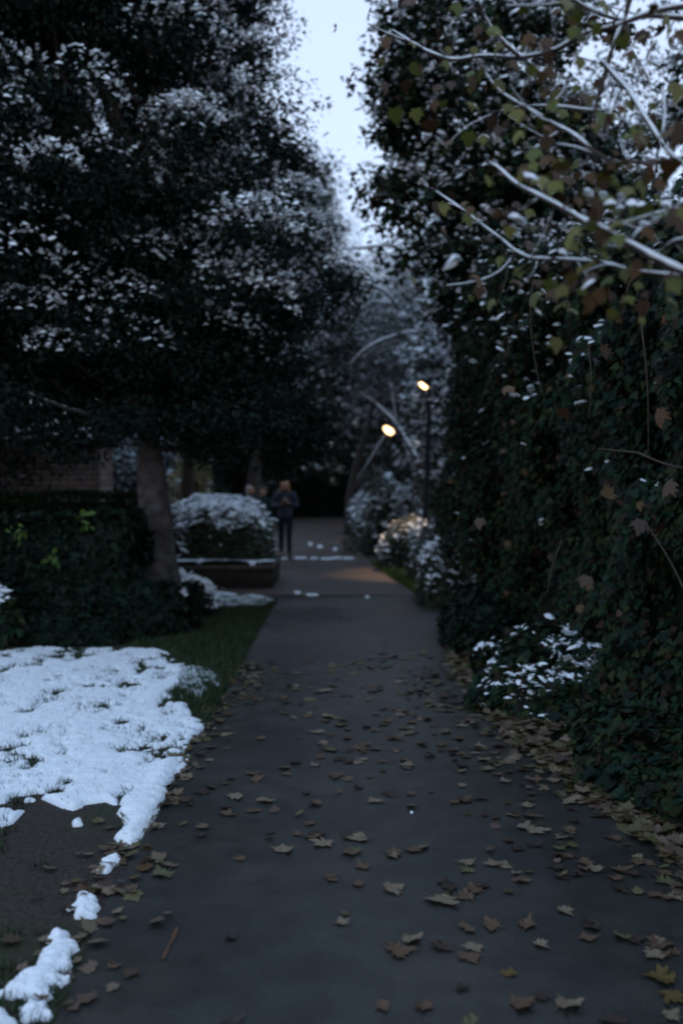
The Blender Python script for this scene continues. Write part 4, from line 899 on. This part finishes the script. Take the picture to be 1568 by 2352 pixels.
explicit = [(905, 2045, .17, 'tan'), (1020, 2075, .18, 'tan'), (1090, 2050, .13, 'brown'), (830, 1995, .10, 'brown'), (760, 2018, .10, 'brown'), (920, 2190, .15, 'brown'), (1245, 2178, .09, 'tan'), (1170, 2240, .07, 'yellow'), (1310, 2315, .16, 'tan'), (1200, 2310, .12, 'brown'), (880, 2320, .09, 'brown'),
            (370, 2010, .16, 'green'), (300, 2045, .08, 'brown'), (550, 1977, .08, 'brown'), (820, 1930, .13, 'tan'), (720, 1925, .1, 'brown'), (575, 1780, .11, 'brown'), (660, 1782, .09, 'brown'), (520, 1690, .12, 'tan'), (600, 1700, .11, 'brown'), (745, 1590, .13, 'tan'), (650, 1605, .13, 'brown'), (590, 1610, .12, 'brown'), (535, 2158, .07, 'dark'), (540, 2352, .1, 'dark'),
            (1510, 2250, .16, 'yellow'), (1540, 2300, .12, 'yellow'), (1500, 2200, .10, 'tan'), (950, 1955, .13, 'brown'), (1075, 1985, .12, 'tan'), (1130, 1990, .12, 'tan'), (1230, 1915, .11, 'tan'), (1340, 1985, .10, 'brown'), (1300, 2100, .10, 'tan'), (1205, 2130, .1, 'brown'), (500, 1560, .10, 'brown'), (480, 1750, .1, 'tan'), (410, 1838, .1, 'brown'), (365, 1900, .1, 'tan'), (770, 1400, .16, 'brown'), (795, 1402, .15, 'tan'), (1060, 1555, .16, 'green'), (1085, 1562, .13, 'brown')]
for u, v, s, k in explicit:
    x, y = G(u, v); pts.append((x, y, s * .78, k))
rg = random.Random(5)
while len(pts) < 780:
    y = 2.6 + rg.random() ** .9 * 8.5; x = rg.uniform(-1.0, 1.75); re = float(np.interp(y, ys, xb)); le = float(np.interp(y, [2, 3.2, 4.2, 6.5, 9, 12], [-.83, -.85, -.88, -.88, -.85, -.8]))
    if x > re + .12 or x < le - .05 or (-.85 < x < -.4 and 3.3 < y < 4.1): continue
    if rg.random() < dens(x, y) * (.6 + 1.0 * float(fbm(np.array([[x * 2.2, y * 1.4, 3.]]), 3)[0] > .5)):
        q = rg.random(); k = 'tan' if q < .24 else 'brown' if q < .58 else 'dark' if q < .84 else 'green' if q < .95 else 'yellow'
        if k == 'yellow' and x < re - .3: k = 'brown'
        pts.append((x, y, rg.uniform(.035, .095), k))
ex_n = len(explicit); rest = sorted(pts[ex_n:], key=lambda p: -p[2] / p[1]); ind = pts[:ex_n] + rest[:300 - ex_n]; rest = rest[300 - ex_n:]
lab = {k: l_ for k, m_, l_ in kinds}; gname = {k: k + ' fallen leaves scattered on the path' for k, _, _ in kinds}
for i, (x, y, s, k) in enumerate(ind):
    o = bpy.data.objects.new('fallen_leaf', prot[k][i % 9]); C.objects.link(o); sc_ = s * rg.uniform(.85, 1.1)
    o.scale = (sc_ * rg.uniform(.62, 1.1), sc_ * rg.uniform(.8, 1.1), sc_ * rg.uniform(.3, .9)); o.rotation_euler = (rg.gauss(0, .05), rg.gauss(0, .05), rg.random() * 6.28); o.location = (x, y, .009 + s * .02)
    re = float(np.interp(y, ys, xb)); side = 'in the drift by the ivy' if x > re - .35 else 'near the left path edge' if x < -.45 else 'out on the open asphalt'
    where = 'at the very front' if y < 3.6 else 'in the front half' if y < 5.2 else 'midway up the path' if y < 7.6 else 'farther up'
    tag(o, ' '.join([{'tan': 'pale tan', 'brown': 'brown', 'dark': 'dark wet', 'green': 'greenish', 'yellow': 'yellow'}[k], 'maple leaf', side, where]), 'leaf', gname[k])
# the remaining small leaves and the litter under the hedge: nobody could count them
P = np.array([(x, y, .012) for x, y, s, k in rest]); 
n3 = 2600; Y3 = 2.3 + R.random(n3) * 9.5; X3 = np.interp(Y3, ys, xb) - .02 + np.abs(R.normal(size=n3)) * .22 - .12; P3 = np.c_[X3, Y3, .012 + np.clip(X3 - np.interp(Y3, ys, xb), 0, .5) * .35 + .03 * R.random(n3)]
P = np.concatenate([P, P3]); s3 = np.concatenate([[s for _, _, s, _ in rest], .045 + .05 * R.random(n3)])
n4 = 330; Y4 = 3 + R.random(n4) * 6; X4 = np.interp(Y4, [2, 4.2, 6.5, 9, 12], [-.9, -.95, -.9, -.8, -.75]) + R.normal(size=n4) * .10; P = np.concatenate([P, np.c_[X4, Y4, np.full(n4, .014)]]); s3 = np.concatenate([s3, .03 + .05 * R.random(n4)])
V, F = leaves(P, np.array([[0, 0, 1.]]) + R.normal(size=P.shape) * .2, s3, T_MAPLE, droop=0, curl=-.2)
V[:, 2] = np.maximum(V[:, 2], .007); tag(mesh_np('leaf_litter', V, [F], M['litter']), 'small fallen leaves gathered along both path edges and under the ivy', 'leaf litter', kind='stuff')

# ------------------------------------------------------------------ near maple, branches reaching in from the upper right
d = 3.0
polys = [([(1700, 20, 3.0), (1568, 16, 3.0), (1500, 28, 3.0), (1439, 49, 3.0), (1411, 61, 3.0), (1338, 77, 3.05), (1277, 117, 3.1), (1197, 133, 3.2), (1104, 129, 3.3), (1039, 140, 3.4), (982, 121, 3.5), (946, 97, 3.6), (900, 70, 3.7)], .0125),
         ([(1700, 60, 3.0), (1568, 44, 3.0), (1480, 36, 3.0), (1439, 49, 3.0), (1379, 32, 3.0), (1330, 8, 3.0), (1290, -20, 3)], .011),
         ([(1455, -60, 3.0), (1447, 0, 3.0), (1431, 53, 3.0), (1403, 121, 3.0), (1379, 202, 3.0), (1362, 259, 3.0), (1366, 324, 3.0)], .012),
         ([(1358, 255, 3.0), (1277, 243, 3.1), (1197, 243, 3.2), (1120, 262, 3.3)], .006),
         ([(1700, 350, 2.8), (1568, 362, 2.8), (1500, 374, 2.8), (1447, 370, 2.8), (1411, 376, 2.8), (1358, 344, 2.85), (1322, 315, 2.9), (1273, 287, 3.0), (1217, 251, 3.1), (1150, 215, 3.2), (1080, 120, 3.3)], .011),
         ([(1700, 690, 2.5), (1568, 625, 2.5), (1451, 566, 2.55), (1399, 530, 2.6), (1338, 502, 2.65), (1298, 481, 2.7), (1241, 453, 2.8), (1193, 425, 2.9), (1144, 384, 3.0), (1118, 372, 3.05)], .0135),
         ([(1700, 640, 2.7), (1568, 635, 2.7), (1460, 623, 2.75), (1391, 607, 2.8), (1322, 599, 2.85), (1257, 597, 2.9), (1217, 595, 3.0), (1176, 574, 3.1), (1136, 538, 3.2), (1055, 477, 3.4), (990, 430, 3.6)], .009),
         ([(1379, 142, 3.0), (1439, 202, 2.9), (1500, 299, 2.8), (1532, 344, 2.75), (1568, 376, 2.7), (1660, 440, 2.65)], .011),
         ([(1520, 202, 2.9), (1528, 251, 2.85), (1520, 316, 2.8)], .007),
         ([(1411, 376, 2.8), (1330, 340, 2.9), (1262, 330, 3), (1205, 345, 3.1)], .006),
         ([(1568, 470, 2.6), (1480, 520, 2.6), (1440, 560, 2.6)], .007),
         ([(1640, 560, 2.6), (1550, 545, 2.6), (1490, 600, 2.65)], .007),
         ([(1197, 133, 3.2), (1120, 60, 3.2), (1090, -30, 3.2)], .009),
         ([(1241, 453, 2.8), (1190, 490, 2.9), (1170, 500, 2.95)], .006),
         ([(1322, 599, 2.85), (1350, 640, 2.8), (1352, 665, 2.8)], .003)]
polys = [([W(*q) for q in pl], r) for pl, r in polys]
mt, allq = near_twigs('maple_tree', polys, (3.3, 2.6, 0), 'maple whose snow lined branches and last olive leaves hang across the upper right', 'tree', .01, snow=.9, thin=.74, offs=60)
mb = MB(); trunk = [(2.7, 2.5, 0), (2.68, 2.55, 1.2), (2.62, 2.6, 2.4), (2.5, 2.7, 3.6), (2.2, 2.8, 4.8)]
mb.tube(trunk, [.11, .09, .075, .055, .03], 12, lump=.15)
for pl, r in polys:
    if pl[0].x > 1.0 and pl[0].x < 2.2 and r > .0085: mb.tube([Vector((2.62, 2.6, pl[0].z * .8 - .1)), (Vector((2.62, 2.6, pl[0].z)) + pl[0]) / 2, pl[0]], [r * 2.2, r * 1.5, r], 8)
mb.build('trunk', M['twig'], mt, True)
# leaves: those one can see in the photograph, then more along the twigs
gl_ = [(1310, 545, 2.6, .085), (1240, 425, 2.7, .07), (1290, 400, 2.75, .07), (1080, 255, 3.2, .07), (1175, 330, 3.1, .05), (905, 275, 3.5, .08), (1262, 255, 3.0, .06), (1400, 470, 2.6, .07), (1440, 450, 2.6, .06), (1480, 490, 2.6, .07), (1395, 555, 2.6, .07), (1460, 575, 2.6, .06), (1490, 550, 2.6, .06), (1010, 345, 3.2, .06), (1540, 60, 2.9, .08), (1050, 30, 3.2, .06), (1150, 120, 3.1, .05), (1100, 180, 3.1, .06), (1120, 90, 3.1, .05), (1230, 180, 3.0, .05), (1410, 425, 2.6, .06), (1510, 470, 2.6, .07), (1560, 215, 2.8, .08), (1170, 545, 3, .05)]
bl_ = [(995, 305, 3.3, .085), (805, 190, 3.6, .075), (845, 45, 3.6, .06), (880, 110, 3.5, .06), (890, 215, 3.5, .06), (1020, 100, 3.3, .06), (1100, 40, 3.2, .07), (1090, 85, 3.2, .06), (1195, 60, 3.1, .08), (1350, 650, 2.8, .06), (1550, 310, 2.7, .10), (1560, 500, 2.5, .10), (1250, 150, 3.0, .05), (1480, 180, 2.9, .06), (1205, 285, 3.1, .06), (860, 160, 3.5, .05), (930, 210, 3.5, .06), (1130, 405, 3.0, .04), (1540, 400, 2.6, .08), (1025, 60, 3.2, .05), (940, 30, 3.4, .07), (975, 60, 3.4, .06)]
for lst, nm, m_ in ((gl_, 'olive_leaves', 'maple_green'), (bl_, 'brown_leaves', 'maple_brown')):
    A = np.array([tuple(W(u, v - 25, d_)) for u, v, d_, s in lst]); s_ = np.array([q[3] for q in lst]) * 1.0
    Q = np.concatenate(allq); B = Q[R.integers(len(Q), size=170)] + R.normal(size=(170, 3)) * [.07, .08, .06] - [0, 0, .03]
    A = np.concatenate([A, B]); s_ = np.concatenate([s_ * .68, .020 + .028 * R.random(170)])
    V, F = leaves(A, np.array([[0, -.8, .35]]) + R.normal(size=A.shape) * .75, s_ * 1.15, T_MAPLE, curl=.85, tip=np.array([[0, 0, -1.]])); mesh_np(nm, V, [F], M[m_], mt)
Q = np.array([tuple(W(u, v, 2.58)) for u, v in [(1352, 445), (1385, 450), (1400, 470), (1425, 455), (1420, 480), (1450, 468), (1470, 472), (1525, 450), (1530, 475), (1565, 470), (1350, 655), (1292, 582), (1480, 515), (1500, 505), (1465, 530), (1215, 410), (1290, 582), (1188, 505), (1040, 605)]])
for q in Q: pillows(q[None] , .010 + .009 * R.random(1), 'snow_lump', mt, zs=1.3)
# droplet: a few leafy sprigs against the sky
